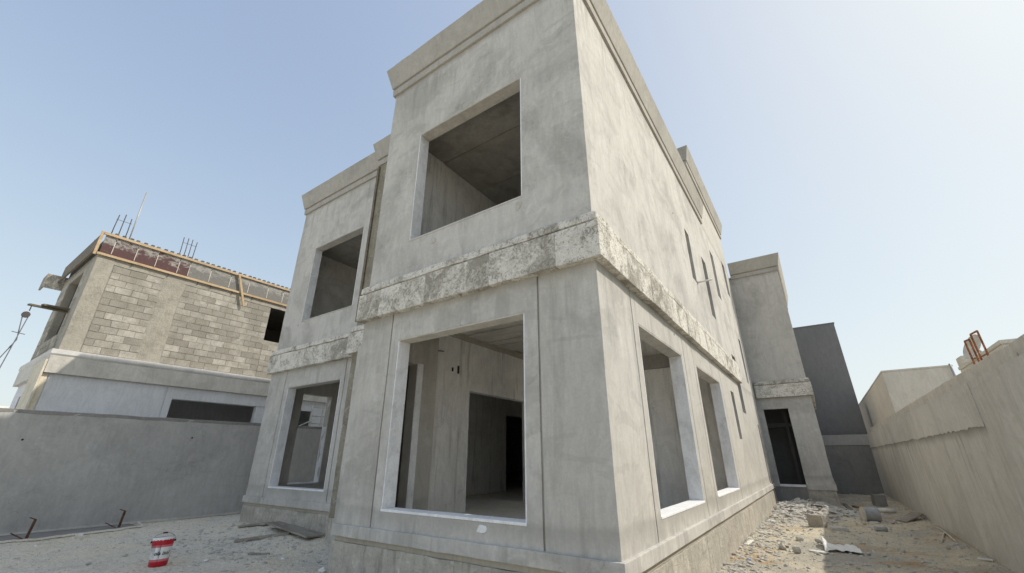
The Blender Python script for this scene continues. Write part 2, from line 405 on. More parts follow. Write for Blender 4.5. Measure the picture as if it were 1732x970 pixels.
def tube(name, pts, r, mat, parent=None, n=8, smooth=True, cap=True):
    pts = [Vector(p) for p in pts]; V = []; Fc = []
    rs = r if isinstance(r, (list, tuple)) else [r]*len(pts)
    prev = None
    for i, p in enumerate(pts):
        d = (pts[min(i+1, len(pts)-1)]-pts[max(i-1, 0)]).normalized()
        a = d.orthogonal().normalized() if prev is None else (prev-d*prev.dot(d)).normalized()
        prev = a; b = d.cross(a)
        for q in range(n):
            t = 2*math.pi*q/n; V.append(tuple(p+(a*math.cos(t)+b*math.sin(t))*rs[i]))
    for i in range(len(pts)-1):
        for q in range(n): Fc.append((i*n+q, i*n+(q+1) % n, (i+1)*n+(q+1) % n, (i+1)*n+q))
    if cap: Fc.append(tuple(range(n-1, -1, -1))); Fc.append(tuple(range((len(pts)-1)*n, len(pts)*n)))
    o = link(name, V, Fc, mat, parent)
    for f in o.data.polygons: f.use_smooth = smooth and len(f.vertices) == 4
    return o

def bar(name, a, b, wd, ht, mat, parent=None, up=(0, 0, 1), bevel=.003):
    """rectangular bar from a to b"""
    a, b = Vector(a), Vector(b); d = (b-a).normalized(); u = Vector(up); s = d.cross(u)
    if s.length < 1e-3: s = d.cross(Vector((1, 0, 0)))
    s.normalize(); u = s.cross(d)
    V = []
    for p in (a, b):
        for x, y in ((-1, -1), (1, -1), (1, 1), (-1, 1)): V.append(tuple(p+s*x*wd/2+u*y*ht/2))
    Fc = [(3, 2, 1, 0), (4, 5, 6, 7), (0, 1, 5, 4), (1, 2, 6, 5), (2, 3, 7, 6), (3, 0, 4, 7)]
    return link(name, V, Fc, mat, parent, bevel)

def lump(name, size, mat, seed, parent=None, sub=2, sharp=.5, smooth=False):
    """irregular broken stone sitting on z = 0"""
    bm = bmesh.new(); bmesh.ops.create_icosphere(bm, subdivisions=sub, radius=1)
    rr = random.Random(seed); planes = [(Vector((rr.gauss(0, 1), rr.gauss(0, 1), rr.gauss(0, 1))).normalized(), rr.uniform(.38, .75)) for _ in range(11)]
    for v in bm.verts:
        c = v.co.copy()
        for n_, d in planes:
            e = c.dot(n_)-d
            if e > 0: c -= n_*e*sharp*1.9
        c += noise.noise_vector(c*2+Vector((seed*1.3, 0, 0)))*.045
        v.co = Vector((c.x*size[0], c.y*size[1], c.z*size[2]))
    mz = min(v.co.z for v in bm.verts)
    for v in bm.verts: v.co.z -= mz+size[2]*.12
    me = bpy.data.meshes.new(name); bm.to_mesh(me); bm.free(); me.materials.append(M[mat])
    if smooth: me.polygons.foreach_set('use_smooth', [True]*len(me.polygons))
    o = bpy.data.objects.new(name, me); COL.objects.link(o)
    if parent: o.parent = parent
    return o

# ------------------------------------------------------------------ ground
def smooth01(t): t = np.clip(t, 0, 1); return t*t*(3-2*t)
def fbm(x, y, seed, octs=4, f0=1.):
    r = np.random.default_rng(seed); out = np.zeros_like(x, float); a = 1.; f = f0
    for _ in range(octs):
        for _ in range(5):
            th, ph = r.uniform(0, 2*np.pi, 2); out += a/5*np.sin(f*(x*np.cos(th)+y*np.sin(th))*r.uniform(.7, 1.4)+ph)
        a *= .5; f *= 2.1
    return out
def G(x, y):
    x = np.asarray(x, float); y = np.asarray(y, float)
    yard = smooth01((x+14.2)/.8)*smooth01((1.85-x)/.3)
    h = .035*fbm(x, y, 3, 3, 1.1)+.020*fbm(x, y, 5, 3, 6.)+.011*fbm(x, y, 9, 2, 24.)
    h = h*(.25+.75*yard)
    h += .016*fbm(x, y, 21, 3, 9.)*smooth01((x+1.9)/.4)*smooth01((1.85-x)/.2)*smooth01((y-4)/2)
    h += .05*smooth01((-12.2-x)/.9)*smooth01((x+15.2)/.4)
    h += .15*smooth01((y-4.4)/1.1)*smooth01((-7.2-x)/1.)*smooth01((x+12.6)/1.0)          # dust heaped against the left wing
    h += .22*np.exp(-(((x+.95)/.75)**2+((y-17.2)/1.5)**2))+.12*np.exp(-(((x-.1)/.7)**2+((y-16)/1.1)**2))   # rubble heap
    h += .06*smooth01((x-1.25)/.5)*smooth01((1.9-x)/.05)
    return h
def Gz(x, y): return float(G(x, y))
def on_ground(px, py):
    z = 0.
    for _ in range(6):
        p = at(px, py, 2, z); z = Gz(p[0], p[1])
    return Vector((p[0], p[1], z))

def make_ground():
    gx = np.concatenate([[-1500, -600, -250, -110, -60, -35, -24, -18], np.arange(-15.5, 2.6, .065), [4, 7, 12, 20, 40, 90, 250, 600, 1500]])
    gy = np.concatenate([[-1500, -500, -150, -50, -20, -8, -3, -1], np.arange(0.2, 20, .065), np.arange(20, 27, .2), [30, 36, 45, 60, 90, 180, 400, 900, 1800]])
    XX, YY = np.meshgrid(gx, gy, indexing='ij'); ZZ = G(XX, YY)
    far = (XX < -16) | (XX > 3) | (YY < -1) | (YY > 27); ZZ[far] = 0
    V = np.stack([XX, YY, ZZ], -1).reshape(-1, 3); nx, ny = len(gx), len(gy)
    i, j = np.meshgrid(np.arange(nx-1), np.arange(ny-1), indexing='ij'); a = (i*ny+j).ravel()
    Fc = np.stack([a, a+ny, a+ny+1, a+1], -1)
    me = bpy.data.meshes.new('ground'); me.vertices.add(len(V)); me.vertices.foreach_set('co', V.ravel())
    me.loops.add(Fc.size); me.loops.foreach_set('vertex_index', Fc.ravel()); me.polygons.add(len(Fc))
    me.polygons.foreach_set('loop_start', np.arange(0, Fc.size, 4)); me.polygons.foreach_set('loop_total', np.full(len(Fc), 4))
    me.update(calc_edges=True); me.validate(); me.polygons.foreach_set('use_smooth', [True]*len(me.polygons))
    me.materials.append(M['ground']); o = bpy.data.objects.new('ground', me); COL.objects.link(o); o['kind'] = 'structure'
make_ground()

def chips(name, n, sampler, smin, smax, mat, flat=.5, sub=1, label=None, cat=None, power=2.5, sink=.25):
    """many irregular little stones as one mesh"""
    bm = bmesh.new(); bmesh.ops.create_icosphere(bm, subdivisions=1, radius=1)
    bv = np.array([v.co[:] for v in bm.verts]); bf = np.array([[v.index for v in f.verts] for f in bm.faces]); bm.free()
    # coarse 12-vertex stone
    V = []; Fc = []; k = 0
    bm = bmesh.new(); bmesh.ops.create_icosphere(bm, subdivisions=sub, radius=1)
    bv = np.array([v.co[:] for v in bm.verts]); bf = np.array([[v.index for v in f.verts] for f in bm.faces]); bm.free()
    for _ in range(n):
        x, y = sampler(); s = smin+(smax-smin)*random.random()**power
        q = bv*rng.uniform(.65, 1.15, (len(bv), 1)); sc = np.array([s*rng.uniform(.7, 1.5), s*rng.uniform(.6, 1.1), s*flat*rng.uniform(.5, 1.2)])
        q = q*sc; th = rng.uniform(0, 6.28); tl = rng.normal(0, .25); c, sn = math.cos(th), math.sin(th)
        q = np.stack([q[:, 0], q[:, 1]*math.cos(tl)-q[:, 2]*math.sin(tl), q[:, 1]*math.sin(tl)+q[:, 2]*math.cos(tl)], -1)
        q = np.stack([q[:, 0]*c-q[:, 1]*sn, q[:, 0]*sn+q[:, 1]*c, q[:, 2]], -1)
        q += np.array([x, y, Gz(x, y)+sc[2]*(.5-sink)])
        V.append(q); Fc.append(bf+k); k += len(bv)
    V = np.concatenate(V); Fc = np.concatenate(Fc)
    o = link(name, V.tolist(), Fc.tolist(), mat); tag(o, label, cat, kind='stuff'); return o

# ------------------------------------------------------------------ main villa
XB, XL, YF = -1.65, -5.80, 4.06          # bay: right face, left face, front face
XW, YW = -11.75, 5.58                    # left wing: left face, front face
XM, YM = -7.95, 5.38                     # rough strip of wall between wing and bay
YE = 18.4                                # rear end of the side face
Z0, ZB0, ZB1, ZBT = .70, 3.63, 4.09, 4.26
ZC = 8.62
GR = .0125                               # half a groove
villa = thing('unfinished_villa', 'large unpainted grey cement villa under construction with empty window openings', 'house', (-5, 8, 0))
PL = .025                                # thickness of the plaster panels

# window openings (structural) -------------------------------------------------
FW = dict(u0=-4.88, u1=-2.65)
W1 = (5.35, 7.56); W2 = (8.68, 11.05)
ww0, ww1 = -10.76, -8.58
def inside_plan(x, y, o=0.):
    """plan outline of the villa shrunk by o"""
    if x > XB-o or x < XW+o or y > YE-o: return False
    if x > XL+o: return y > YF+o
    if x > XM+o: return y > YM+o
    return y > YW+o
T = .22
LIN = .02
holes_lo = [('f', FW['u0']-LIN, FW['u1']+LIN, .90, 3.18+LIN), ('w', ww0-LIN, ww1+LIN, .90, 3.18+LIN),
            ('s', W1[0]-LIN, W1[1]+LIN, .90, 3.18+LIN), ('s', W2[0]-LIN, W2[1]+LIN, .90, 3.18+LIN),
            ('s', 12.55, 13.02, 1.98, 3.18), ('s', 14.25, 14.95, 2.76, 4.5), ('s', 17.45, 17.75, .74, 2.6), ('l', 6.45, 7.30, .93, 3.2), ('b', 4.64, 5.10, .60, 3.08), ('m', -6.5, XL, .60, 3.2)]
holes_up = [('f', -4.88-LIN, -2.66+LIN, 4.90-.03, 7.12+LIN), ('w', -10.77-LIN, -8.58+LIN, 4.95-.03, 7.14+LIN),
            ('s', 10.05, 10.5, 5.56, 6.93), ('s', 11.95, 12.55, 5.13, 6.91), ('s', 14.0, 14.6, 6.34, 7.99), ('s', 16.85, 17.5, 7.33, 9.06), ('s', 17.05, 17.55, 3.85, 5.6), ('s', 14.25, 14.95, 2.76, 4.5)]
def in_holes(hs, x, y, z):
    for k_, a, b, c, d in hs:
        if not (c < z < d): continue
        if k_ == 'f' and a < x < b and y < YF+.4: return True
        if k_ == 'w' and a < x < b and y < YW+.4: return True
        if k_ == 's' and a < y < b and x > XB-.4: return True
        if k_ == 'l' and a < y < b and x < XW+.4: return True
        if k_ == 'b' and a < y < b and XL-.05 < x < XL+T+.05: return True
        if k_ == 'm' and a < x < b and y < YM+.4: return True
    return False
def shell(name, z0, z1, holes, o, mat):
    xs = [XW+o, XW+T, XM+o, XM+T, XL+o, XL+T, XB-T, XB-o]; ys = [YF+o, YF+T, YM+o, YM+T, YW+o, YW+T, YE-T, YE-o]; zs = [z0, z1]
    for k_, a, b, c, d in holes:
        (xs if k_ in 'fwm' else ys).extend((a, b)); zs += [max(z0, min(z1, c)), max(z0, min(z1, d))]
    def solid(x, y, z):
        if not inside_plan(x, y, o) : return False
        if inside_plan(x, y, T): return False
        if in_holes(holes, x, y, z): return False
        return True
    return solid_grid(name, xs, ys, zs, solid, mat, villa, step=.4, amp=.0045, bevel=.006)
shell('ground_floor_wall', .35, 4.0, holes_lo, PL, 'plaster_side')
shell('upper_floor_wall', 4.0, ZC+.1, holes_up, 0., 'plaster')

# plaster panels of the ground floor, split by open grooves
def front_panel(u0, u1, yf, mat, hole=None, z1=ZB0+.02):
    xs = [u0, u1]; zs = [Z0-.02, z1]
    if hole: xs += hole[:2]; zs += hole[2:]
    return solid_grid('plaster_panel', xs, [yf, yf+PL], zs, lambda x, y, z: not (hole and hole[0] < x < hole[1] and hole[2] < z < hole[3]), mat, villa, thin='y')
def side_panel(u0, u1, mat, hole=None, z1=ZB0+.02, zcap=None):
    ys = [u0, u1]; zs = [Z0-.02, z1]
    hs = hole or []
    for h in hs: ys += h[:2]; zs += h[2:]
    zs = [min(z, z1) for z in zs]
    return solid_grid('plaster_panel', [XB-PL, XB], ys, zs, lambda x, y, z: not any(h[0] < y < h[1] and h[2] < z < h[3] for h in hs), mat, villa, thin='x')
front_panel(XL, -5.08-GR, YF, 'plaster_pier')
front_panel(-5.08+GR, -2.43-GR, YF, 'plaster', [FW['u0']-LIN, FW['u1']+LIN, .90, 3.2])
solid_grid('corner_panel', [-2.43+GR, XB-PL, XB], [YF, YF+PL, 5.14-GR], [Z0-.02, ZB0+.02], lambda x, y, z: y < YF+PL or x > XB-PL, 'plaster_pier', villa)
side_panel(5.14+GR, 7.74-GR, 'plaster_side', [[W1[0]-LIN, W1[1]+LIN, .90, 3.2]])
side_panel(7.74+GR, 8.49-GR, 'plaster_side')
side_panel(8.49+GR, 11.27-GR, 'plaster_side', [[W2[0]-LIN, W2[1]+LIN, .90, 3.2]])
side_panel(11.27+GR, 14.60, 'plaster_side', [[12.55, 13.02, 1.98, 3.18], [14.25, 14.95, 2.76, 4.5]])
side_panel(14.60, YE, 'plaster_side', [[14.25, 14.95, 2.76, 4.5], [17.45, 17.75, .74, 2.6]], z1=4.0)
front_panel(XW, -10.95-GR, YW, 'wing')
front_panel(-10.95+GR, -8.42-GR, YW, 'wing', [ww0-LIN, ww1+LIN, .90, 3.2])
front_panel(-8.42+GR, XM, YW, 'wing')
# unplastered strip between wing and bay
box('raw_wall_strip', XM, XL, YM-.012, YM+.1, .5, ZB0, 'rough_column', villa, step=.2, amp=.008)
box('raw_wall_strip', XM, XL, YM-.012, YM-.002, ZBT, ZC, 'rough_column', villa, step=.2, amp=.004)
box('edge_batten', XM-.03, XM+.045, YM-.05, YM-.014, ZBT+.1, ZC-.02, 'timber_weathered', villa)

# linings of the openings
def lining_front(u0, u1, z0, z1, yf, sillmat='sill', headmat='head'):
    y1 = yf+T
    h = box('window_lining', u0-LIN, u1+LIN, yf+.003, y1, z1, z1+LIN, headmat, villa, bevel=.004)
    box('jamb', u0-LIN, u0, yf+.003, y1, z0, z1, 'jamb', h, bevel=.004)
    box('jamb', u1, u1+LIN, yf+.003, y1, z0, z1, 'jamb', h, bevel=.004)
    box('sill', u0-LIN, u1+LIN, yf-.006, y1, z0-.03, z0, sillmat, h, bevel=.004)
def lining_side(u0, u1, z0, z1):
    h = box('window_lining', XB-T, XB-.003, u0-LIN, u1+LIN, z1, z1+LIN, 'plaster_side', villa, bevel=.004)
    box('jamb', XB-T, XB-.003, u0-LIN, u0, z0, z1, 'jamb', h, bevel=.004)
    box('jamb', XB-T, XB-.003, u1, u1+LIN, z0, z1, 'jamb', h, bevel=.004)
    box('sill', XB-T, XB+.006, u0-LIN, u1+LIN, z0-.03, z0, 'sill', h, bevel=.004)
lining_front(-4.88, -2.65, .93, 3.18, YF)
lining_front(ww0, ww1, .93, 3.18, YW, headmat='wing')
lining_front(-4.88, -2.66, 4.90, 7.12, YF, sillmat='plaster')
lining_front(-10.77, -8.58, 4.95, 7.14, YW, sillmat='wing', headmat='wing')
lining_side(*W1, .93, 3.18); lining_side(*W2, .93, 3.18)

# base: rough plinth, raw strip, smooth band
base_path = [(XW, YE), (XW, YW), (XM, YW), (XM, YM), (XL, YM), (XL, YF), (XB, YF), (XB, YE)]
sweep('plinth', base_path, rect(-.25, .012, -.4, .495), 'plinth', villa, step=.12, amp=.010)
sweep('raw_strip', base_path, rect(-.2, -.006, .495, .565), 'strip', villa)
for seg in ([(XW, YE), (XW, YW), (XM, YW)], [(XL, YM), (XL, YF), (XB, YF), (XB, YE)]):
    sweep('base_band', seg, rect(-.15, .042, .56, .70), 'wing' if seg[0][0] == XW else 'plaster', villa, amp=.004, bevel=.008)

# belt between the storeys, cast in lengths
def belt(path_pts, parent, z=(ZB0, ZB1, ZBT), lens=(1.15,), p0=.105, p1=.088, mat='belt'):
    """split a plan path into lengths; a length may run round a corner"""
    P = [Vector(p) for p in path_pts]; cum = [0]
    for a, b in zip(P, P[1:]): cum.append(cum[-1]+(b-a).length)
    def pt(s):
        for i in range(len(P)-1):
            if s <= cum[i+1]+1e-6: return P[i].lerp(P[i+1], (s-cum[i])/(cum[i+1]-cum[i]))
    marks = [0.]; k = 0
    while marks[-1] < cum[-1]-1e-6:
        nx = marks[-1]+lens[k % len(lens)]*random.uniform(.85, 1.15); k += 1
        for c in cum[1:-1]:
            if abs(nx-c) < .3: nx = c+.45
        if cum[-1]-nx < .4: nx = cum[-1]
        marks.append(min(nx, cum[-1]))
    for a, b in zip(marks, marks[1:]):
        pts = [pt(a)]+[P[i] for i in range(1, len(P)-1) if a+1e-4 < cum[i] < b-1e-4]+[pt(b)]
        d = random.uniform(-.004, .004)
        sweep('belt_block', pts, rect(-.03, p0+d, z[0], z[1]), mat, parent, step=.14, amp=.007, bevel=.008)
    sweep('belt_cap', path_pts, [(-.03, z[1]-.005), (p1-.045, z[1]-.005), (p1-.045, z[1]+.022), (p1, z[1]+.03), (p1, z[2]-.05), (p1-.035, z[2]-.012), (-.03, z[2])], mat, parent, step=.13, amp=.009, bevel=.006)
belt([(XL, YM), (XL, YF), (XB, YF), (XB, 14.6)], villa)
belt([(XW, YE), (XW, YW), (XM, YW)], villa)
belt([(XM, YW), (XM, YM), (XL-.06, YM)], villa)

# cornice: thin fillet and flared crown
def cornice(path_, parent, z0, mat='cornice', h=.50, flare=.19):
    sweep('cornice_fillet', path_, [(-.1, z0), (.045, z0), (.055, z0+.15), (-.1, z0+.15)], mat, parent, amp=.003, bevel=.006)
    sweep('cornice_crown', path_, [(-.2, z0+.15), (.012, z0+.15), (.02, z0+.195), (.07, z0+.2), (flare, z0+.2+h), (-.2, z0+.2+h)], mat, parent, amp=.004, bevel=.008)
cornice([(XL, YM), (XL, YF), (XB, YF), (XB, 13.3)], villa, ZC)
cornice([(XM, YW), (XM, YM), (XL-.21, YM)], villa, ZC+.02)
cornice([(XW, YE), (XW, YW), (XM+.0, YW)], villa, ZC)
# stair tower above the side face
TY = 12.35
solid_grid('stair_tower_wall', [-4.6, -4.38, XB-T, XB], [TY, TY+T, YE-T, YE], [ZC+.1, 10.4], lambda x, y, z: not (-4.38 < x < XB-T and TY+T < y < YE-T), 'plaster_side', villa)
cornice([(-4.6, TY), (XB, TY), (XB, YE)], villa, 10.35, h=.45)
# floors, ceilings, roof
def slab(name, z0, z1, mat, o=T-.02):
    xs = [XW+o, XM+o, XL+o, XB-o]; ys = [YF+o, YM+o, YW+o, YE-o]
    return solid_grid(name, xs, ys, [z0, z1], lambda x, y, z: inside_plan(x, y, o), mat, villa, step=1.2, amp=0, bevel=0)
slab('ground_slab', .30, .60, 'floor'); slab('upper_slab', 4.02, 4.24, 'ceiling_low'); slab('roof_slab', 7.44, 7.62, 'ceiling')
box('tower_roof', -4.4, XB-T+.02, TY+T-.02, YE-T+.02, 10.2, 10.35, 'ceiling', villa)
# interior walls of the ground floor
def wall_x(name, x0, x1, y0, y1, z0, z1, mat, hole=None):
    hs = hole or []; ys = [y0, y1]; zs = [z0, z1]
    for h in hs: ys += h[:2]; zs += h[2:]
    return solid_grid(name, [x0, x1], ys, zs, lambda x, y, z: not any(h[0] < y < h[1] and h[2] < z < h[3] for h in hs), mat, villa, thin='x')
def wall_y(name, x0, x1, y0, y1, z0, z1, mat, hole=None):
    hs = hole or []; xs = [x0, x1]; zs = [z0, z1]
    for h in hs: xs += h[:2]; zs += h[2:]
    return solid_grid(name, xs, [y0, y1], zs, lambda x, y, z: not any(h[0] < x < h[1] and h[2] < z < h[3] for h in hs), mat, villa, thin='y')
XI = -5.80
solid_grid('added_shade_box', [-6.52, -6.40, XL+PL+.003], [4.50, 4.62, YM+.02], [-.2, .6, 3.25, 3.4], lambda x, y, z: x < -6.40 or y < 4.62 or z > 3.25 or z < .6, 'plaster', villa)  # hidden closed box added so the opening in the bay stays dark
wall_x('interior_wall', XI-.2, XI, YM+T, 18.1, .6, 4.02, 'interior', [[6.80, 9.1, .6, 2.84], [12.5, 13.4, .6, 2.8]])
box('door_edge_strip', XL+T+.001, XL+T+.014, 5.10, 5.24, .6, 3.10, 'jamb', villa)
box('door_frame_strip', XI-.19, XI+.012, 6.785, 6.80, .6, 2.86, 'jamb', villa)
wall_y('interior_wall', XI+.75, XB-T, 8.38, 8.58, .6, 4.02, 'interior')
box('ceiling_beam', XI+.75, XB-T, 8.26, 8.378, 3.16, 3.42, 'ceiling', villa)
wall_y('interior_wall', XI, XB-T, 11.75, 11.95, .6, 4.02, 'interior')
wall_x('interior_wall', -8.25, -8.05, YW+T, 13.2, .6, 4.02, 'interior', [[6.0, 7.2, .6, 2.8], [11.3, 12.9, .6, 2.8]])  # nearer opening is unseen, added to let wing window light into the hall
wall_y('interior_wall', -11.53, -8.25, 9.6, 9.8, .6, 4.02, 'interior')
wall_y('interior_wall', -8.05, XI-.2, 13.2, 13.4, .6, 4.02, 'interior')
# left side window of the wing room
box('window_sill', XW+.003, XW+T+.02, 6.44, 7.31, .90, .93, 'sill', villa); box('window_jamb', XW+.003, XW+T+.015, 7.30, 7.325, .93, 3.2, 'jamb', villa)
# boards left in the ceiling of the front room
y = YF+T
i = 0
while y < 8.2:
    box('ceiling_board', XI+.01, XB-T, y+.012, y+.163, 3.965-.012*(i % 2)-.006*(i % 3), 4.012, 'ceiling_low', villa, step=2, amp=0, bevel=.003); y += .175; i += 1
box('ceiling_edge_beam', XI+.003, XI+.10, YF+T+.9, 11.7, 3.86, 3.975, 'strip', villa, step=.15, amp=.012)
# switch box, conduit stub
box('switch_box', XI-.0, XI+.004, 6.40, 6.46, 3.14, 3.30, 'hole', villa, amp=0, bevel=0); box('switch_box', XI-.0, XI+.004, 6.23, 6.28, 3.16, 3.24, 'hole', villa, amp=0, bevel=0)  # flat dark plates paint the shade of the box recesses
tube('conduit', [(XI+.0, 5.35, 3.42), (XI+.05, 5.37, 3.42), (XI+.06, 5.6, 3.46), (XI+.05, 5.92, 3.50)], .011, 'rebar', villa)
# interior walls of the upper floor
XI2 = -5.35
wall_x('interior_wall', XI2-.2, XI2, YF+T, 18.1, 4.24, 7.44, 'interior')
wall_y('interior_wall', XI2, XB-T, 9.0, 9.2, 4.24, 7.44, 'interior')
wall_x('interior_wall', -8.25, -8.05, YW+T, 13.2, 4.24, 7.44, 'interior')
wall_y('interior_wall', -11.53, -8.25, 9.4, 9.6, 4.24, 7.44, 'interior')
ys_ = [YF+T, 5.15, 6.36, 7.58, 8.8]
for a, b in zip(ys_, ys_[1:]):
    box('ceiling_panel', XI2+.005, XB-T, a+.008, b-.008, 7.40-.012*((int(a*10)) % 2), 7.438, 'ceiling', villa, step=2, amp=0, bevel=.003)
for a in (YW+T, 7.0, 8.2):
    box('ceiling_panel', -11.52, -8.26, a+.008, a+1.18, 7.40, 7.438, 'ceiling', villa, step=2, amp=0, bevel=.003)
# repair patches under the upper window and small fittings on the side
for px, py, r_ in ((732, 404, .085), (878, 345, .10), (505, 548, .05)):
    yf = YF if px > 600 else YW
    p = at(px, py, 1, yf); o = lump('plaster_patch', (r_, .018, r_*1.05), 'head', int(px), villa, sub=3, smooth=True)
    o.matrix_parent_inverse = villa.matrix_world.inverted(); o.location = (p[0], yf, p[2]-r_)
p = at(815, 894, 1, YF); o = lump('plaster_patch', (.14, .012, .05), 'jamb', 77, villa, sub=3, smooth=True); o.matrix_parent_inverse = villa.matrix_world.inverted(); o.location = (p[0], YF, p[2]-.04)
tube('drain_pipe', [(XB-.1, 10.56, 5.60), (XB+.10, 10.56, 5.60), (XB+.34, 10.57, 5.61)], .022, 'pvc_white', villa)
tube('drain_flange', [(XB+.0, 10.56, 5.60), (XB+.012, 10.56, 5.60)], .045, 'pvc', villa, n=12)
for px, py in ((1138, 361), (1140, 566)):
    p = at(px, py, 0, XB); tube('painted_tie_hole', [(XB-.01, p[1], p[2]), (XB+.003, p[1], p[2])], .022, 'hole', villa)  # dark plug drawn for the shaded hole, nothing is recessed

# rear right wing with the entrance
YR, XR = 18.95, .10
solid_grid('rear_wing_wall', [-2.6, -1.5, -.70, XR-T, XR], [YR, YR+T, 24.8, 25.], [.30, .62, 3.22, ZC+.1],
           lambda x, y, z: not ((-2.6 < x < XR-T and YR+T < y < 24.8) or (-1.5 < x < -.70 and y < YR+T and .62 < z < 3.22)), 'wing', villa)
box('entrance_inner_wall', -2.5, XR-T, 20.3, 20.5, .3, 4.2, 'shade_dark', villa); box('entrance_floor', -2.5, XR-T, YR+T, 20.3, .4, .60, 'floor', villa)
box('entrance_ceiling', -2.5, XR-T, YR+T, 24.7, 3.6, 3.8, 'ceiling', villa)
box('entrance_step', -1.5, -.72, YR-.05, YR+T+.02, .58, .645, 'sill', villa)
box('entrance_post', -.93, -.83, YR+T+.45, YR+T+.55, .6, 3.6, 'shade_dark', villa)  # post and lintel coloured dark to look unlit inside the entrance
box('entrance_lintel', -2.4, -.25, YR+T+.45, YR+T+.60, 2.60, 2.75, 'shade_dark', villa)
rp = [(-1.62, YR), (XR, YR), (XR, 25)]
belt(rp, villa); cornice(rp, villa, ZC)
sweep('plinth', [(-.70, YR), (XR, YR), (XR, 25)], rect(-.2, .012, -.4, .495), 'plinth', villa, step=.15, amp=.01); sweep('base_band', [(-.70, YR), (XR, YR), (XR, 25)], rect(-.12, .042, .5, .68), 'wing', villa)
box('rear_corner_wall', -2.4, -1.86, YE-.1, YR+.05, -.2, ZC+.5, 'darkgrey', villa)  # dark colour stands in for the shade of the gap by the wing
box('entrance_base', -1.86, -.70, YR-.02, YR+.1, -.3, .58, 'backwall', villa)

# ------------------------------------------------------------------ boundary walls
XLW = -14.2
def wall_thing(name, label, x0, x1, y0, y1, z1, mat, step=.35, amp=.006):
    o = box(name, x0, x1, y0, y1, -.3, z1, mat, None, step=step, amp=amp, bevel=.012); return tag(o, label, 'wall')
lw = thing('boundary_wall', 'dark grey plastered boundary wall below the block-walled neighbour house', 'wall', (XLW-.1, 8, 0))
box('wall_body', XLW-.2, XLW, -6, 27, -.3, 2.52, 'lwall', lw, step=.35, amp=.006, bevel=.012)
box('mortar_cap', XLW-.205, XLW+.004, -6, 27, 2.45, 2.535, 'backwall', lw, step=.12, amp=.012, bevel=.01)
for px, py in ((325, 741), (38, 744)):
    p = at(px, py, 0, XLW); tube('painted_tie_hole', [(XLW-.02, p[1], p[2]), (XLW+.004, p[1], p[2])], .022, 'hole', lw)  # hole shade painted as a dark plug in the wall face
XRW = 1.85
rw = thing('boundary_wall', 'stained beige plastered boundary wall along the rubble strewn side passage', 'wall', (XRW+.08, 14, 0))
box('wall_body', XRW, XRW+.15, 1.5, 26.0, -.3, 2.50, 'rwall_low', rw, step=.35, amp=.008, bevel=.012)
# upper coat of plaster with a ragged lower edge
def ragged(name, y0, y1, ztop, zbot, x, th, mat, parent, seed):
    V = []; Fc = []; n = int((y1-y0)/.07)
    for i in range(n+1):
        y = y0+(y1-y0)*i/n
        zb = zbot+.035*noise.noise(Vector((y*1.3, seed, 0)))+.03*noise.noise(Vector((y*6, seed, 3)))
        for xx, zz in ((x, zb), (x, ztop), (x+th, ztop), (x+th, zb+.01)): V.append((xx, y, zz))
    for i in range(n):
        for q in range(4): a = i*4+q; b = i*4+(q+1) % 4; Fc.append((a, b, b+4, a+4))
    Fc.append((3, 2, 1, 0)); e = n*4; Fc.append((e, e+1, e+2, e+3))
    o = link(name, V, Fc, mat, parent)
    bm = bmesh.new(); bm.from_mesh(o.data); bmesh.ops.recalc_face_normals(bm, faces=bm.faces); bm.to_mesh(o.data); bm.free(); return o
ragged('plaster_coat', 8.35, 25.98, 2.494, 1.93, XRW-.007, .010, 'rwall', rw, 4)
ragged('plaster_coat', 1.52, 8.30, 2.494, .25, XRW-.005, .008, 'rwall', rw, 9)
nw = thing('boundary_wall', 'pale cream wall top rising just behind the beige boundary wall', 'wall', (2.1, 14, 0))
box('wall_body', 2.03, 2.20, 1.5, 26.0, -.3, 2.76, 'rwall2', nw, step=.2, amp=.014, bevel=.012)
for i in range(26):
    y = random.uniform(5.5, 24); s = random.uniform(.03, .09)
    o = lump('mortar_dab', (.02, s, s*.7), 'rwall2', i, nw, sub=1); o.location = (2.03, y, random.uniform(2.5, 2.66)); o.matrix_parent_inverse = nw.matrix_world.inverted()
bw = wall_thing('boundary_wall', 'low dark back wall closing the passage below the charcoal building', .1, 2.4, 26.0, 26.2, 2.52, 'backwall')
box('wall_coping', .08, 2.02, 25.975, 26.0, 2.05, 2.50, 'lwall', bw, amp=.006)

# charcoal building behind, pale blocks on the right
db = thing('charcoal_building', 'plain dark charcoal painted building behind the back wall', 'building', (-1, 29, 0))
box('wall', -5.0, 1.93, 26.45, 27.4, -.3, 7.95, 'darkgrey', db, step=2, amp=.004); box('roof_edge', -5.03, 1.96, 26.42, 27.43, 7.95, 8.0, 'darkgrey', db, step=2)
box('rear_wall', -5.0, .2, 27.4, 34, -.3, 7.6, 'darkgrey', db, step=2, amp=.004)  # rear shaped narrower so the gap beside the annex gets light
rb = thing('annex_building', 'pale cream single storey annex beside the charcoal building', 'building', (3, 23, 0))
box('wall', 2.24, 3.98, 18.8, 33, -.3, 4.2, 'creamblock', rb, step=1, amp=.006, bevel=.02); box('roof_slab', 2.23, 4.0, 18.79, 33.1, 4.2, 4.26, 'creamblock', rb, step=1, amp=.006, bevel=.02)
tube('drain_pipe', [(3.92, 18.70, 4.28), (3.93, 18.70, 4.0), (3.96, 18.70, 3.2), (3.96, 18.70, .1)], .03, 'pvc', rb)
rc = thing('annex_building', 'grey white roofed block behind the rusty hoops and dish', 'building', (6, 13, 0))
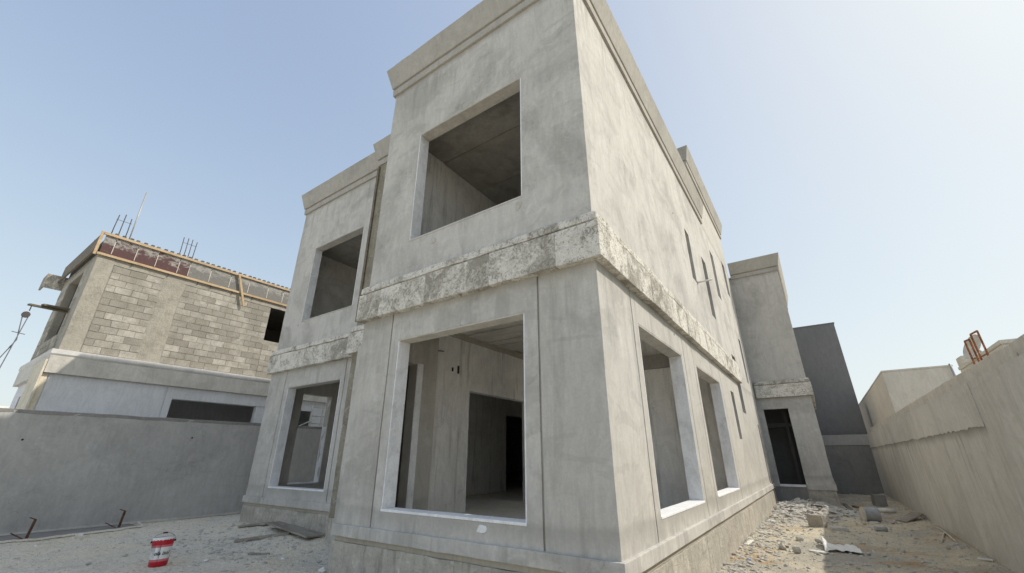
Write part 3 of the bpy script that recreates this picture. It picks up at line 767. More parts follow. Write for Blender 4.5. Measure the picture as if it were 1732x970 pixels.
box('wall', 3.2, 9.0, 11.5, 14.6, -.3, 3.50, 'creamblock', rc, step=1, amp=.006, bevel=.02); box('roof_slab', 3.18, 9.05, 11.47, 14.62, 3.50, 3.58, 'creamblock', rc, step=1, amp=.006, bevel=.02)
box('parapet_stub', 3.2, 3.9, 14.15, 14.6, 3.58, 3.78, 'creamblock', rc, amp=.01, bevel=.02)
# satellite dish on that roof
def make_dish():
    t = thing('satellite_dish', 'round cream satellite dish tilted on the neighbouring roof edge', 'dish', (3.42, 13.0, 3.58))
    V = []; Fc = []; nr, na = 6, 28; axis = Vector((-.8, -.25, .35)).normalized(); a = axis.orthogonal().normalized(); b = axis.cross(a); c = Vector(at(1648, 588, 0, 3.42))
    for side in (0, 1):
        for i in range(nr+1):
            r = .30*i/nr
            for q in range(na):
                th = 2*math.pi*q/na; V.append(tuple(c+(a*math.cos(th)+b*math.sin(th))*r+axis*(r*r*.55+side*-.012)))
    for side in (0, 1):
        s0 = side*(nr+1)*na
        for i in range(nr):
            for q in range(na):
                f = (s0+i*na+q, s0+i*na+(q+1) % na, s0+(i+1)*na+(q+1) % na, s0+(i+1)*na+q); Fc.append(f if side else f[::-1])
    for q in range(na): Fc.append((nr*na+q, nr*na+(q+1) % na, (nr+1)*na+nr*na+(q+1) % na, (nr+1)*na+nr*na+q))
    link('reflector', V, Fc, 'dish', t, smooth=True)
    tube('mast', [(3.5, c.y+.02, 3.56), (3.5, c.y+.02, c.z-.1), tuple(c-axis*.01)], .022, 'steel', t)
make_dish()
# rusty hoops sticking out of the wall top
for i, (y0, y1, zt, dx, lab) in enumerate(((8.62, 8.40, 3.11, .0, 'rusty steel hoop standing on the cream wall top, the lower of two'), (8.47, 8.16, 3.17, .05, 'rusty steel hoop standing on the cream wall top, the taller of two'))):
    t = thing('rebar_hoop', lab, 'hoop', (2.1, y0, 2.76))
    x = 2.06+dx
    bar('upright', (x, y0, 2.70), (x-.0, y0+.02, zt), .02, .02, 'rust_orange', t, up=(1, 0, 0)); bar('upright', (x, y1, 2.70), (x, y1+.02, zt-.02), .02, .02, 'rust_orange', t, up=(1, 0, 0))
    bar('crossbar', (x, y0+.02, zt), (x, y1+.02, zt-.02), .02, .02, 'rust_orange', t)
    bar('crossbar', (x, y0+.01, 2.84), (x, y1+.01, 2.83), .016, .016, 'rust_orange', t)

# ------------------------------------------------------------------ neighbour house on the left
XN, YN, XNL = -16.5, 2.12, -20.6
nb = thing('block_house', 'neighbouring house with bare concrete block upper storey and timber roof formwork', 'house', (-18.5, 6, 0))
# lower storey
def nsolid(x, y, z):
    if XNL+.2 < x < XN-.2 and YN+.2 < y < 13.8: return False
    if x > XN-.2 and 4.98 < y < 7.55 and .9 < z < 3.26: return False
    if x > XN-.2 and 9.1 < y < 9.75 and 2.4 < z < 3.26: return False
    if y < YN+.2 and -19.65 < x < -18.5 and .9 < z < 3.26: return False
    return True
solid_grid('lower_wall', [XNL, XNL+.2, -19.65, -18.5, XN-.2, XN], [YN, YN+.2, 4.98, 7.55, 9.1, 9.75, 13.8, 14], [-.3, .9, 2.4, 3.26, 3.70], nsolid, 'nblow', nb, step=.6)
box('render_panel', XN+.001, XN+.022, YN+.02, 4.76, .2, 3.62, 'nblow', nb); box('render_panel', XN+.001, XN+.022, 4.79, 4.97, .2, 3.62, 'nblow', nb); box('render_panel', XN+.001, XN+.022, 4.97, 8.2, 3.27, 3.62, 'nblow', nb)
npath = [(XNL, 14), (XNL, YN), (XN, YN), (XN, 14)]
sweep('belt', npath, rect(-.15, .12, 3.64, 4.10), 'nbbelt', nb, amp=.005, bevel=.008)
sweep('belt_cap', npath, [(-.15, 4.10), (.105, 4.10), (.14, 4.15), (.14, 4.27), (-.15, 4.285)], 'nbwhite', nb, amp=.005, bevel=.008)
box('upper_slab', XNL+.1, XN-.1, YN+.1, 13.9, 4.0, 4.2, 'shade_dark', nb, step=2)
# upper storey backing wall (mortar) and columns
ZT = 7.20
def usolid(x, y, z):
    if XNL+.2 < x < XN-.2 and YN+.2 < y < 13.8: return False
    if x > XN-.2 and 7.27 < y < 8.35 and 5.68 < z < 7.2: return False
    if y < YN+.2 and -19.5 < x < -17.8 and 4.9 < z < 6.95: return False
    return True
e_ = .012
solid_grid('upper_wall', [XNL+e_, XNL+.2, -19.5, -17.8, XN-.2, XN-e_], [YN+e_, YN+.2, 7.27, 8.35, 13.8, 14], [4.28, 4.9, 5.68, 6.95, ZT], usolid, 'mortar', nb, step=.5, amp=.004)
sweep('corner_column', [(XN-.62, YN), (XN, YN), (XN, 2.52)], rect(-.03, .006, 4.285, ZT-.02), 'column', nb, step=.1, amp=.010)
def column_side(y0, y1):
    V = []; Fc = []; n = 22
    for i in range(n+1):
        z = 4.285+(ZT-.02-4.285)*i/n
        a = y0+.05*noise.noise(Vector((z*2.1, y0, 0)))+.03*noise.noise(Vector((z*7, y0, 1))); b = y1+.06*noise.noise(Vector((z*2.1, y1, 4)))
        for yy, xx in ((a-.03, XN-e_), (a+.03, XN+.004), (b-.03, XN+.004), (b+.03, XN-e_)): V.append(jitter((xx, yy, z), .004, 6))
    for i in range(n):
        for q in range(3): k = i*4+q; Fc.append((k, k+1, k+5, k+4))
    return link('column', V, Fc, 'column', nb, smooth=True)
column_side(3.80, 4.36)
sweep('mortar_bed', [(XN, 2.52), (XN, 8.4)], rect(-.03, .003, 6.98, ZT), 'column', nb, step=.12, amp=.012)
# concrete blocks, every one of its own
bmeshes = []
for v_ in range(3):
    rr = random.Random(v_); V = []
    for x in (-.03, 0): 
        for y in (-.5, .5):
            for z in (-.5, .5): V.append((x+(rr.uniform(-.003, .002) if x == 0 else 0), y+rr.uniform(-.008, .008), z+rr.uniform(-.015, .015)))
    me = bpy.data.meshes.new('block'); me.from_pydata(V, [], [(0, 1, 3, 2), (4, 6, 7, 5), (0, 4, 5, 1), (2, 3, 7, 6), (0, 2, 6, 4), (1, 5, 7, 3)]); me.materials.append(M['block']); bmeshes.append(me)
def put_block(x, y, z, length, facing):
    o = bpy.data.objects.new('block', random.choice(bmeshes)); COL.objects.link(o); o.parent = nb
    rz = 0 if facing == 'x' else -math.pi/2
    o.matrix_parent_inverse = nb.matrix_world.inverted()
    o.location = (x, y, z); o.rotation_euler = (0, 0, rz); o.scale = (1, length, .192)
def course(y0, y1, z, shift, facing='x', L=.41, gap=None):
    y = y0-shift*L
    while y < y1-.03:
        a, b = max(y, y0)+.006, min(y+L, y1)-.006
        if b-a > .06 and not (gap and a < gap[1] and b > gap[0]):
            d = random.uniform(-.004, .004)
            if facing == 'x': put_block(XN+d, (a+b)/2, z, b-a, 'x')
            else: put_block((a+b)/2, YN-d, z, b-a, 'y')
        elif gap and b > gap[0] and a < gap[0]-.06: put_block(XN, (a+gap[0])/2, z, gap[0]-a-.01, 'x') if facing == 'x' else put_block((a+gap[0])/2, YN, z, gap[0]-a-.01, 'y')
        y += L
HC = .205
for i in range(13):
    z = 4.30+HC*(i+.5); sh = .5*(i % 2)
    course(2.54, 3.83, z, sh); course(4.36, 7.27, z, sh)
    if z < 5.62: course(7.27, 8.6, z, sh)
    course(-20.55, XN-.62, z, sh, 'y', gap=(-19.5, -17.8) if 4.86 < z < 7.0 else None)
# formwork of the roof slab
box('slab_soffit', XNL-.2, XN-.005, YN, 14, ZT, ZT+.06, 'ceiling', nb, step=2)
box('slab', XNL-.15, XN-.06, YN+.06, 14, ZT+.06, 7.86, 'mortar', nb, step=1)
yy = [YN-.02, 2.37, 2.92, 3.45, 4.05, 4.36, 5.0, 5.65, 6.3, 7.0, 7.6, 8.3]
for a, b in zip(yy, yy[1:]):
    fp = box('formwork_panel', XN+.002, XN+.022, a+.008, b-.008, ZT+.02, 7.83, 'ply', nb, step=1, amp=0, bevel=.002)
    bar('panel_seam', (XN+.0225, b, ZT+.08), (XN+.0225, b, 7.70), .014, .008, 'lath', fp, up=(1, 0, 0), bevel=0)
bar('top_rail', (XN+.05, YN-.06, 7.86), (XN+.05, 8.4, 7.86), .055, .075, 'timber', nb); bar('bottom_rail', (XN+.05, YN-.06, ZT), (XN+.05, 8.4, ZT), .055, .07, 'timber', nb)
bar('corner_post', (XN+.02, YN-.10, ZT-.05), (XN+.02, YN-.10, 7.92), .07, .05, 'timber', nb, up=(1, 0, 0))
bar('side_board', (XN, YN-.09, 7.62), (XNL-.3, YN-.09, 7.62), .03, .50, 'timber_weathered', nb); bar('side_rail', (XN, YN-.13, ZT+.05), (XNL-.3, YN-.13, ZT+.05), .05, .08, 'timber_weathered', nb)
bar('prop', (XN+.10, 5.86, 7.86), (XN+.12, 6.26, 6.72), .07, .04, 'timber', nb, up=(1, 0, 0))
for i in range(34):
    y = 2.34+i*.178+random.uniform(-.015, .015)
    bar('joist_end', (XN-.20, y, 7.935), (XN+.045, y, 7.935), .085, .06, 'rebar' if i % 3 else 'timber_weathered', nb, bevel=.006)
for y in (2.9, 3.85, 4.7, 5.1, 5.8, 6.5):
    bar('form_tie', (XN+.03, y, ZT-.03), (XN+.03, y+.01, ZT-.14), .018, .018, 'rebar', nb, up=(1, 0, 0))
bar('formwork_box', (XNL-.15, YN-.45, 7.22), (XNL-.15, YN+.3, 7.22), .05, .50, 'belt', nb); 
bar('formwork_box', (XNL-.9, YN-.42, 7.25), (XNL-.15, YN-.42, 7.25), .05, .46, 'rough_column', nb)
box('stuck_board', XN-1.25, XN+.13, YN-.175, YN-.128, 1.2, 3.98, 'stuck', nb, step=.2, amp=.004)
box('corner_pier', XN-1.1, XN+.03, YN-.12, YN-.002, -.2, 3.635, 'stuck', nb, step=.25, amp=.006)
# starter bars and a pole on the roof
def bars(cluster, top, z0=7.7, lean=0.):
    for (x, y) in cluster: tube('starter_bar', [(x, y, z0), (x+lean, y, (z0+top)/2), (x+lean*1.5+random.uniform(-.02, .02), y+random.uniform(-.03, .03), top+random.uniform(-.06, .05))], .014, 'rebar', nb, n=6)
bars([(XN-.12, 2.22), (XN-.12, 2.38), (XN-.12, 2.55)], 8.70); bar('bar_tie', (XN-.12, 2.2, 8.48), (XN-.12, 2.58, 8.48), .012, .012, 'rebar', nb)
bars([(XN-.12, 4.0), (XN-.12, 4.13), (XN-.12, 4.25), (XN-.12, 4.38)], 8.64); bar('bar_tie', (XN-.12, 3.98, 8.45), (XN-.12, 4.4, 8.45), .012, .012, 'rebar', nb)
bars([(-20.0, 2.35), (-20.2, 2.35), (-19.8, 2.4)], 8.9)
tube('roof_pole', [(XN-.25, 2.68, 7.7), (XN-.28, 2.66, 9.80)], .018, 'steel', nb); 
# planks through the side window, with a pulley and ropes
pk = thing('hoist_planks', 'two rough planks poking out of the neighbour house side window', 'planks', (-17.6, 2.0, 5.5))
bar('plank', (-17.9, 2.9, 5.62), (-17.25, 1.30, 5.50), .12, .05, 'timber_weathered', pk); bar('plank', (-17.7, 2.9, 5.68), (-17.3, 1.55, 5.575), .14, .05, 'timber_weathered', pk)
tip = Vector((-17.25, 1.36, 5.47))
hp = thing('hoist_pulley', 'small dark pulley with two hoist ropes hanging from the plank tip', 'pulley', tuple(tip))
tube('hook', [tip+Vector((0, 0, .04)), tip-Vector((0, 0, .14))], .012, 'rebar', hp)
pv = tip-Vector((0, .03, .26)); tube('wheel', [pv-Vector((.03, 0, 0)), pv+Vector((.03, 0, 0))], .085, 'rebar', hp, n=14)
tube('rope', [pv+Vector((0, .06, 0)), at(0, 622, 0, -17.25), at(-130, 880, 0, -17.25)], .012, 'rope', hp, n=6)
tube('rope', [pv+Vector((0, -.06, .02)), at(28, 575, 0, -17.3), at(0, 605, 0, -17.3), at(-90, 700, 0, -17.3)], .012, 'rope', hp, n=6)
p = at(31, 563, 0, -17.29); bar('rope_clip', (p[0], p[1]-.13, p[2]+.01), (p[0], p[1]+.13, p[2]-.02), .018, .018, 'rope', hp)
p = at(18, 587, 0, -17.29); tube('rope_knot', [(p[0], p[1], p[2]-.03), (p[0], p[1], p[2]+.03)], .025, 'rope', hp)

# scaffold seen through the wing windows
def scaffold():
    t = thing('scaffold_frame', 'pale steel scaffold frame standing behind the grey boundary wall', 'scaffold', (-15.3, 8.9, 0))
    X = -15.3
    pa = [at(px, 700, 0, X)[1] for px in (527, 545, 552)]
    for y in pa: tube('standard', [(X, y, 0), (X, y, 3.35)], .024, 'scaffold', t)
    for z in (2.72, 2.98, 3.3): tube('ledger', [(X, pa[0], z), (X, pa[-1]+.05, z)], .02, 'scaffold', t)
    tube('brace', [(X+.03, pa[0]-.9, 2.35), (X+.03, pa[0]+.1, 2.85)], .018, 'scaffold', t)
scaffold()
# low white building on the skyline
fb = thing('distant_building', 'low white building on the skyline beyond the block house', 'building', (-75, 8, 0))
box('wall', -80, -70, 0, 7.2, -.3, 6.2, 'creamblock', fb, step=5, amp=0); box('roof_edge', -80.2, -69.8, -.2, 7.4, 6.2, 6.6, 'nbwhite', fb, step=5, amp=0)
for y in (1.2, 2.8, 4.4, 6.0):
    box('window', -70.0, -69.95, y-.4, y+.4, 4.3, 5.5, 'hole', fb, step=5, amp=0)

# ------------------------------------------------------------------ things on the ground
# black mortar tub on the floor inside
p = at(833, 832, 2, .60); t = thing('mortar_tub', 'black rubber mortar tub on the floor inside the ground floor opening', 'tub', tuple(p))
tube('shell', [Vector(p)+Vector((0, 0, z)) for z in (.0, .03, .26, .29, .285, .06)], [.15, .17, .22, .235, .21, .15], 'black', t, n=20)
for sx in (-1, 1): tube('ear', [Vector(p)+Vector((sx*.22, -.06, .26)), Vector(p)+Vector((sx*.29, 0, .27)), Vector(p)+Vector((sx*.22, .06, .26))], .015, 'black', t)
# paint bucket
def make_bucket():
    P = on_ground(266, 958); H = .38; r0, r1 = .118, .140
    t = thing('paint_bucket', 'red and white plastic paint bucket with wire handle on sandy ground', 'bucket', tuple(P), math.atan2(-P.x, P.y)*0)
    tilt = Matrix.Rotation(R(-4), 4, 'Y')
    zs = [0, .012, .068, .10, .255, .285, .365, H]; rs = [r0-.012, r0, r0+.003, r0+.005, r0+.014, r0+.017, r1, r1]
    mi = {0: 'bucket_red', 1: 'bucket_red', 2: 'bucket_pink', 3: 'bucket_white', 4: 'bucket_pink', 5: 'bucket_red', 6: 'bucket_white'}
    n = 40
    def pt(r, th, z): return tuple(P+tilt.to_3x3() @ Vector((r*math.cos(th), r*math.sin(th), z)))
    V = []; Fc = []; fm = []; names = ['bucket_red', 'bucket_pink', 'bucket_white']
    for r, z in zip(rs, zs):
        for q in range(n): V.append(pt(r, 2*math.pi*q/n, z))
    for i in range(len(zs)-1):
        for q in range(n): Fc.append((i*n+q, i*n+(q+1) % n, (i+1)*n+(q+1) % n, (i+1)*n+q)); fm.append(names.index(mi[i]))
    k = len(V)
    for r, z in ((r1-.012, H), (r1-.014, H-.05), (.001, H-.06)):
        for q in range(n): V.append(pt(r, 2*math.pi*q/n, z))
    top = (len(zs)-1)*n
    for a, b in ((top, k), (k, k+n), (k+n, k+2*n)):
        for q in range(n): Fc.append((a+q, a+(q+1) % n, b+(q+1) % n, b+q)); fm.append(2)
    Fc.append(tuple(range(n-1, -1, -1))); fm.append(0)
    body = link('body', V, Fc, None, t, smooth=True, mats=names, fmat=fm)
    # ragged white splash over the rim
    V = []; Fc = []
    for q in range(n*2):
        th = 2*math.pi*q/(n*2); lo = H-.020-.018*(noise.noise(Vector((q*.7, 2, 0)))+.4)
        V += [pt(r1+.002, th, lo), pt(r1+.004, th, H+.004), pt(r1-.014, th, H+.006)]
    for q in range(n*2):
        a = q*3; b = ((q+1) % (n*2))*3; Fc += [(a, b, b+1, a+1), (a+1, b+1, b+2, a+2)]
    link('paint_rim', V, Fc, 'bucket_white', body, smooth=True)
    # rim lugs, wire handle and grip
    face = math.atan2(-P.y, -P.x)                   # towards where people walk past
    s0, s1 = face+math.pi/2, face-math.pi/2
    for s in (s0, s1): tube('lug', [pt(r1-.005, s, H-.05), pt(r1+.018, s, H-.05)], .014, 'black', t)
    pts = [pt((r1+.012)*math.cos(a), s0 if math.cos(a) >= 0 else s0, H-.05+.115*math.sin(a)) for a in [math.pi*i/16 for i in range(17)]]
    hd = tube('handle', pts, .003, 'rebar', t, n=6)
    tube('grip', [pts[7], pts[8], pts[9]], .011, 'black', hd)
    # dark drips
    rr = random.Random(4)
    for i in range(16):
        th = face+rr.uniform(-1.3, .0) ; z1 = H-.04-rr.uniform(0, .06); z0 = z1-rr.uniform(.08, .27)
        rad = lambda z: np.interp(z, zs, rs)+.0015
        w_ = rr.uniform(.008, .018)
        pa = [pt(rad(z), th+dx, z) for z in (z0, (z0+z1)/2, z1) for dx in (-w_*.6, w_*.6)]
        link('drip', pa, [(0, 1, 3, 2), (2, 3, 5, 4)], 'drip', body)
    # lettering wrapped round the bucket
    def lettering(txt, size, zc, mat, shear, centre, name):
        cu = bpy.data.curves.new('lettering', 'FONT'); cu.body = txt; cu.size = size; cu.shear = shear; cu.align_x = 'CENTER'; cu.resolution_u = 3; cu.offset = size*.022
        tmp = bpy.data.objects.new('tmp', cu); COL.objects.link(tmp); dg = bpy.context.evaluated_depsgraph_get()
        me = bpy.data.meshes.new_from_object(tmp.evaluated_get(dg)); bpy.data.objects.remove(tmp)
        bm = bmesh.new(); bm.from_mesh(me); bmesh.ops.triangulate(bm, faces=bm.faces)
        bmesh.ops.subdivide_edges(bm, edges=[e for e in bm.edges if e.calc_length() > .02], cuts=1)
        V = []
        for v in bm.verts:
            z = zc+v.co.y; r = float(np.interp(z, zs, rs))+.003; V.append(pt(r, centre+v.co.x/r, z))
        Fc = [tuple(x.index for x in f.verts) for f in bm.faces]; bm.free()
        link(name, V, Fc, mat, body)
    lettering('ola isol', .070, .155, 'black', .28, face+.12, 'lettering')
make_bucket()

# rusty brackets and the pale lath along the left wall
for i, (bx, by, tx, ty, lab) in enumerate(((42, 914, 53, 886, 'rusty bent steel bracket on the pale lath, farther from the grey villa'), (199, 895, 207, 869, 'rusty bent steel bracket near the corner of the pale lath'))):
    P = on_ground(bx, by)
    t = thing('steel_bracket', lab, 'bracket', tuple(P), 0)
    top = Vector((P.x-.08, P.y+.05, P.z+.36))
    bar('upright', P+Vector((0, 0, -.02)), top, .035, .012, 'rust', t, up=(1, 0, 0)); bar('upright_flange', P+Vector((.015, .018, -.02)), top+Vector((.015, .018, 0)), .010, .035, 'rust', t, up=(1, 0, 0))
    bar('foot', P+Vector((0, 0, .005)), P+Vector((-.20, -.20, .13)), .035, .012, 'rust', t); bar('hook', top, top+Vector((-.10, -.07, .03)), .03, .012, 'rust', t)
c0, c1 = Vector(at(-60, 922.5, 2, .09)), Vector(at(240, 890, 2, .09))
t = thing('timber_edging', 'long pale timber edging laid along the foot of the dark grey wall', 'edging', tuple(c1))
def ground_line(a, b, n, r, lift):
    out = []
    for i in range(n+1):
        p = a.lerp(b, i/n); out.append(Vector((p.x, p.y, max(Gz(p.x, p.y), Gz(p.x+.03, p.y))+lift)))
    return out
tube('lath', ground_line(c0, c1, 26, .03, .030), .024, 'lath', t, n=4, smooth=False); tube('lath', ground_line(c1, Vector((XLW+.10, c1.y+.15, 0)), 5, .03, .032), .024, 'lath', t, n=4, smooth=False)
V = []; Fc = []; n = 40
for i in range(n+1):
    y_ = c0.y+(c1.y-c0.y)*i/n; xf = c0.x+(c1.x-c0.x)*i/n-.03
    for q in range(5):
        x_ = XLW+.005+(xf-XLW)*q/4; V.append((x_, y_, max(Gz(x_, y_), Gz(x_, y_+.04))+.026+.006*noise.noise(Vector((x_*9, y_*9, 0)))))
for i in range(n):
    for q in range(4): k_ = i*5+q; Fc.append((k_, k_+1, k_+6, k_+5))
o = link('cement_bed', V, Fc, 'backwall', t, smooth=True); md = o.modifiers.new('thick', 'SOLIDIFY'); md.thickness = .08; md.offset = -1 if o.data.polygons[0].normal.z > 0 else 1
bar('mortar_fillet', Vector((XLW+.015, -2, .075)), Vector((XLW+.015, 7.5, .085)), .05, .05, 'rwall', t)
# planks by the wing
def plank(pa, pb, wd, th, mat, label, lift=(.03, .03), cat='plank', name='plank'):
    a, b = on_ground(*pa), on_ground(*pb); a.z += lift[0]; b.z += lift[1]
    t = thing(name, label, cat, tuple((a+b)/2)); bar('board', a, b, wd, th, mat, t, bevel=.004); return t
t = plank((462, 893), (533, 912), .34, .03, 'timber_grey', 'wide dark weathered board lying by the left wing plinth', (.10, .05))
plank((398, 913), (490, 905), .07, .05, 'timber_grey', 'thin grey stick reaching out from under the wide dark board', (.03, .03))
plank((404, 893), (455, 889), .16, .03, 'timber_grey', 'short dusty board end behind the wide dark board', (.03, .05))
plank((420, 939), (455, 936), .06, .03, 'timber_grey', 'short dark offcut lying in the open front yard', (.01, .01))
P = on_ground(572, 913); o = lump('foam_lump', (.20, .15, .16), 'yellow_rock', 3, sub=3); o.location = P; tag(o, 'ochre yellow crumbly lump between the wing and bay plinths', 'lump')
P = on_ground(133, 911); o = lump('white_lump', (.09, .07, .07), 'pvc_white', 5, sub=2); o.location = P; tag(o, 'small bright white lump near the pale lath', 'lump')
P = on_ground(583, 948); o = lump('grey_boulder', (.20, .16, .22), 'stone', 8, sub=3); o.location = P; tag(o, 'rounded grey boulder resting against the bay plinth corner', 'stone')
P = on_ground(545, 968); o = lump('white_lump', (.10, .05, .05), 'pvc_white', 9); o.location = P; tag(o, 'white plaster scrap beside the rounded grey boulder', 'scrap')

# --- side passage
def cube_thing(name, label, cat, px, py, size, mat, rz, tilt=(0, 0), lift=0, group=None):
    P = on_ground(px, py); bm = bmesh.new(); bmesh.ops.create_cube(bm, size=1); bmesh.ops.subdivide_edges(bm, edges=bm.edges, cuts=3, use_grid_fill=True)
    for v in bm.verts:
        c = Vector((v.co.x*size[0], v.co.y*size[1], (v.co.z+.5)*size[2])); c += noise.noise_vector(c*9+P)*.08*min(size); v.co = c
    me = bpy.data.meshes.new(name); bm.to_mesh(me); bm.free(); me.materials.append(M[mat])
    o = bpy.data.objects.new(name, me); COL.objects.link(o); o.location = P+Vector((0, 0, lift-.01)); o.rotation_euler = (tilt[0], tilt[1], rz)
    b = o.modifiers.new('bevel', 'BEVEL'); b.width = .008; b.segments = 1
    return tag(o, label, cat, group)
cube_thing('concrete_block', 'square beige concrete block standing upright at the shadow edge', 'block', 1384, 891, (.34, .19, .26), 'column', R(-25))
cube_thing('brick_slab', 'flat dusty brick lying beyond the white plastic sheet', 'brick', 1420, 897, (.34, .16, .07), 'stone', R(10))
cube_thing('concrete_block', 'dark grey block set near the back of the right wall', 'block', 1490, 857, (.34, .3, .36), 'backwall', R(12))
def make_drum():
    P = on_ground(1476, 880); t = thing('drum', 'grey round drum lying on its side with an orange clay scrap', 'drum', tuple(P))
    a = Vector((.95, .30, 0)).normalized(); c = P+Vector((0, 0, .155)); r = .165
    tube('shell', [c-a*.17, c-a*.15, c-a*.14, c+a*.05, c+a*.13, c+a*.15], [r*.93, r, r*.97, r*.97, r*.97, r], 'pvc', t, n=28)
    tube('rim', [c-a*.182, c-a*.16], r*1.03, 'stone', t, n=28); tube('lid', [c-a*.186, c-a*.170], r*.9, 'stone', t, n=28)
    return P
P = make_drum()
cube_thing('clay_scrap', 'orange clay scrap leaning on the drum', 'scrap', 1486, 881, (.16, .05, .19), 'clay', R(15), (R(-12), 0))
def pipe_thing(label, pa, pb, r, mat, bend=0, name='pipe_offcut', cat='pipe', hollow=True):
    a, b = on_ground(*pa), on_ground(*pb); a.z += r; b.z += r; t = thing(name, label, cat, tuple((a+b)/2))
    mid = (a+b)/2+Vector((bend, bend*.3, 0)); tube('tube', [a, mid, b], r, mat, t, n=14)
    d = (b-a).normalized()
    if hollow: tube('painted_bore', [b-d*.01, b+d*.002], r*.8, 'hole', t, n=14)  # dark disc paints the shade inside the pipe end
pipe_thing('short grey pipe offcut with its end painted dark as a bore', (1481, 899), (1501, 900), .05, 'pvc')
pipe_thing('long pale grey pipe lying behind the drum', (1482, 866), (1516, 868), .06, 'pvc_white', hollow=False)
plank((1524, 882), (1555, 879), .30, .025, 'timber_grey', 'broken grey board near the foot of the right wall', (.02, .12)); plank((1556, 877), (1576, 884), .14, .03, 'timber_grey', 'short broken end piece beside the broken grey board', (.12, .03))
plank((1655, 947), (1682, 951), .06, .02, 'pvc_white', 'thin white strip at the foot of the right wall', (.02, .02), 'strip', 'white_strip')
plank((1429, 856), (1442, 866), .10, .06, 'timber_weathered', 'dark timber offcut against the rear wing plinth', (.05, .03)); plank((1443, 858), (1460, 862), .07, .05, 'timber_weathered', 'thin dark stick beyond the rear wing plinth', (.03, .03))
a = [on_ground(*q)+Vector((0, 0, .03)) for q in ((1586, 897), (1592, 898), (1599, 903), (1596, 910), (1592, 916))]
t = thing('cable', 'pale bent cable loop beside the right wall', 'cable', tuple(a[0])); tube('strand', a, .016, 'pale_cable', t, n=6)
tube('strand', [on_ground(*q)+Vector((0, 0, .025)) for q in ((1593, 897), (1601, 905), (1609, 911), (1617, 918))], .016, 'pale_cable', t, n=6)
# white plastic sheet
def make_sheet():
    cs = [on_ground(*q) for q in ((1391, 922), (1398, 936), (1457, 940), (1452, 929))]
    V = []; Fc = []; nu, nv = 60, 26
    for i in range(nu):
        for j in range(nv):
            u, v = i/(nu-1), j/(nv-1); p = (cs[0]*(1-v)+cs[1]*v)*(1-u)+(cs[3]*(1-v)+cs[2]*v)*u
            p = p+Vector((.10*noise.noise(Vector((u*1.7, v*1.5, 1))), .22*noise.noise(Vector((u*2.1, v*1.2, 5))), 0))
            z = Gz(p.x, p.y)+.025+.035*abs(noise.noise(Vector((u*3.5, v*2.5, 2))))+.012*noise.noise(Vector((u*9, v*7, 4)))+.10*math.exp(-((u-.05)/.12)**2)*(1-v)
            V.append((p.x, p.y, z))
    for i in range(nu-1):
        for j in range(nv-1): a = i*nv+j; Fc.append((a, a+nv, a+nv+1, a+1))
    o = link('plastic_sheet', V, Fc, 'pvc_white', smooth=True); s = o.modifiers.new('thick', 'SOLIDIFY'); s.thickness = .004
    tag(o, 'crumpled white plastic sheet lying across the shadow edge', 'sheet')
make_sheet()
plank((1371, 932), (1400, 938), .12, .02, 'pvc_white', 'flat white board scrap tucked beside the white plastic sheet', (.015, .02), 'scrap', 'board_scrap')
def stone(px, py, s, label, seed, group=None, mat='stone'):
    P = on_ground(px, py); o = lump('stone', s, mat, seed, sub=2); o.location = P; o.rotation_euler = (0, 0, seed*1.7); return tag(o, label, 'stone', group)
stone(1355, 915, (.11, .085, .08), 'dark grey pointed stone on the sunlit sand beyond the other large stones', 21)
stone(1388, 921, (.09, .07, .09), 'grey stone holding down the white plastic sheet corner', 22)
stone(1325, 931, (.11, .09, .08), 'grey angular stone with a thin splinter behind it', 23)
stone(1350, 937, (.11, .08, .07), 'low grey stone beside the flat white board scrap', 24)
plank((1322, 925), (1333, 931), .05, .03, 'timber_weathered', 'thin dark splinter behind the angular grey stone', (.03, .05), 'splinter', 'splinter')
cube_thing('blue_cap', 'small blue plastic cap near the sunlit plinth', 'cap', 1266, 949, (.06, .05, .03), 'blue', .3)
# paler scraps near the sunlit plinth
for i, (a, b) in enumerate((((1283, 901), (1305, 905)), ((1262, 922), (1272, 916)), ((1300, 880), (1312, 884)))):
    lab = ['whitish lath scrap lying across the sunlit sand', 'pale lath scrap close to the sunlit plinth', 'pale stick at the rubble heap foot near the plinth'][i]
    plank(a, b, .08, .02, 'lath', lab, (.015, .02), 'scrap', 'lath_scrap')
# loose stones: look-alikes
spots = [(1540, 905), (1549, 912), (1470, 913), (1500, 921), (1620, 922), (1442, 921), (1455, 905), (1530, 935), (1605, 930), (1470, 940), (1505, 962), (1440, 955), (1570, 950), (1515, 885), (1450, 889), (1395, 868), (1405, 872), (1380, 872), (1520, 858), (1530, 862), (1508, 843)]
for i, (px, py) in enumerate(spots):
    s = random.uniform(.03, .055); stone(px, py, (s, s*.8, s*.7), 'small broken stone lying loose on the passage floor', 40+i, 'loose stones in the side passage')
spots = [(30, 945), (100, 932), (183, 921), (208, 918), (212, 942), (60, 925), (238, 950), (330, 915), (352, 905), (365, 925), (402, 952), (478, 947), (493, 958), (512, 951), (520, 940), (395, 968), (440, 925), (350, 950), (455, 968), (150, 955)]
for i, (px, py) in enumerate(spots):
    s = random.uniform(.022, .045); stone(px, py, (s*1.2, s*.8, s*.6), 'small chip of stone lying loose in the front yard', 80+i, 'loose stone chips in the front yard', ('pale_chip', 'stone', 'sill')[i % 3])
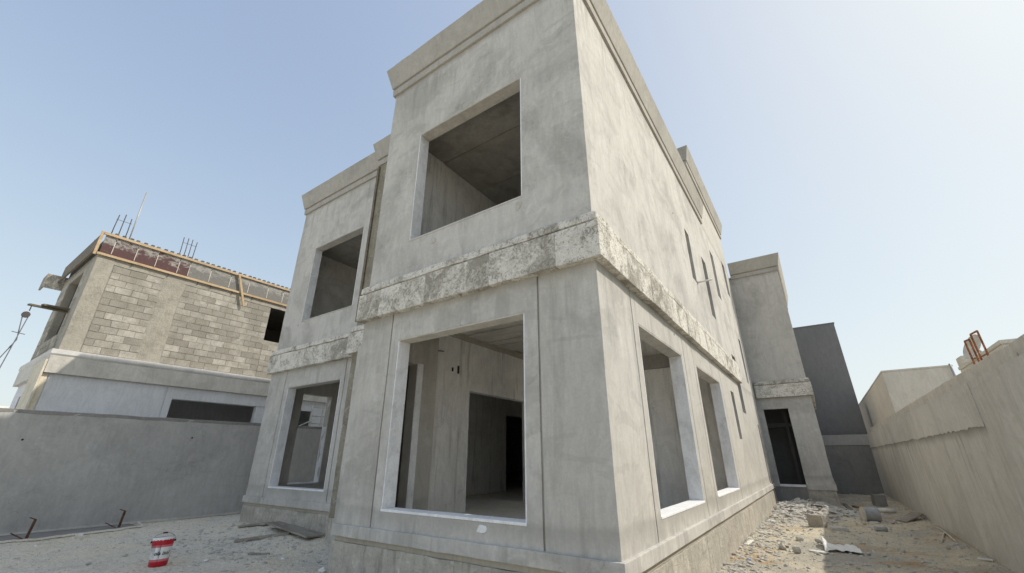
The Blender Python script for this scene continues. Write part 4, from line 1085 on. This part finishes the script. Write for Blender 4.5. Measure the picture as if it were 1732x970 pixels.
# rubble heap: larger broken pieces singly, the rest as a mass
for i in range(60):
    x, y = random.gauss(-.85, .5), random.gauss(16.7, .9)
    if x < -1.55: x = -1.5
    s = random.uniform(.05, .12); o = lump('rubble_piece', (s*random.uniform(1., 2.2), s*random.uniform(.5, 1), s*random.uniform(.15, .4)), 'rubble', 200+i, sub=2); o.location = (x, y, Gz(x, y)+random.uniform(0, .06)); o.rotation_euler = (random.uniform(-.5, .5), random.uniform(-.5, .5), random.uniform(0, 6))
    tag(o, 'flat broken plaster piece on the heap before the dark entrance', 'rubble', 'broken pieces on the rubble heap')
def heap():
    while True:
        x, y = random.gauss(-.75, .6), random.gauss(16.7, 1.0)
        if -1.55 < x < 1.2 and y < 18.85: return x, y
chips('rubble_heap', 1500, heap, .02, .13, 'rubble', .4, 1, 'heap of small broken plaster rubble before the dark entrance', 'rubble', 2.2)
def passage():
    while True:
        y = 6+20*random.random()**1.5; x = random.uniform(-1.6, 1.82)
        return x, y
chips('passage_gravel', 6500, passage, .006, .045, 'stone', .6, 1, 'gravel and grit scattered along the side passage', 'gravel', 3.5)
def yard2():
    while True:
        x = random.gauss(-9.5, 1.6); y = random.gauss(4.6, .7)
        if not inside_plan(x, y, -.05) and x > -13: return x, y
chips('yard_rubble', 700, yard2, .01, .06, 'stone', .4, 1, 'fine broken rubble scattered before the left wing', 'rubble', 3)
def yardp():
    while True:
        x = random.uniform(-14, -1.8); y = random.uniform(1.2, 6.5)
        if inside_plan(x, y, -.05): continue
        return x, y
chips('yard_gravel', 5500, yardp, .004, .026, 'pale_chip', .55, 1, 'grit and pebbles scattered over the front yard', 'gravel', 3.5)
chips('dark_rubble', 260, heap, .02, .09, 'backwall', .45, 1, 'darker broken bits mixed into the rubble heap', 'rubble', 2.2)
def plinthside():
    return XB+abs(random.gauss(.03, .35)), random.uniform(7, 17)
chips('mortar_crumbs', 1500, plinthside, .008, .06, 'rubble', .5, 1, 'mortar crumbs fallen along the sunlit plinth', 'crumbs', 3)

scene.render.engine = 'CYCLES'
scene.cycles.max_bounces = 10; scene.cycles.diffuse_bounces = 8
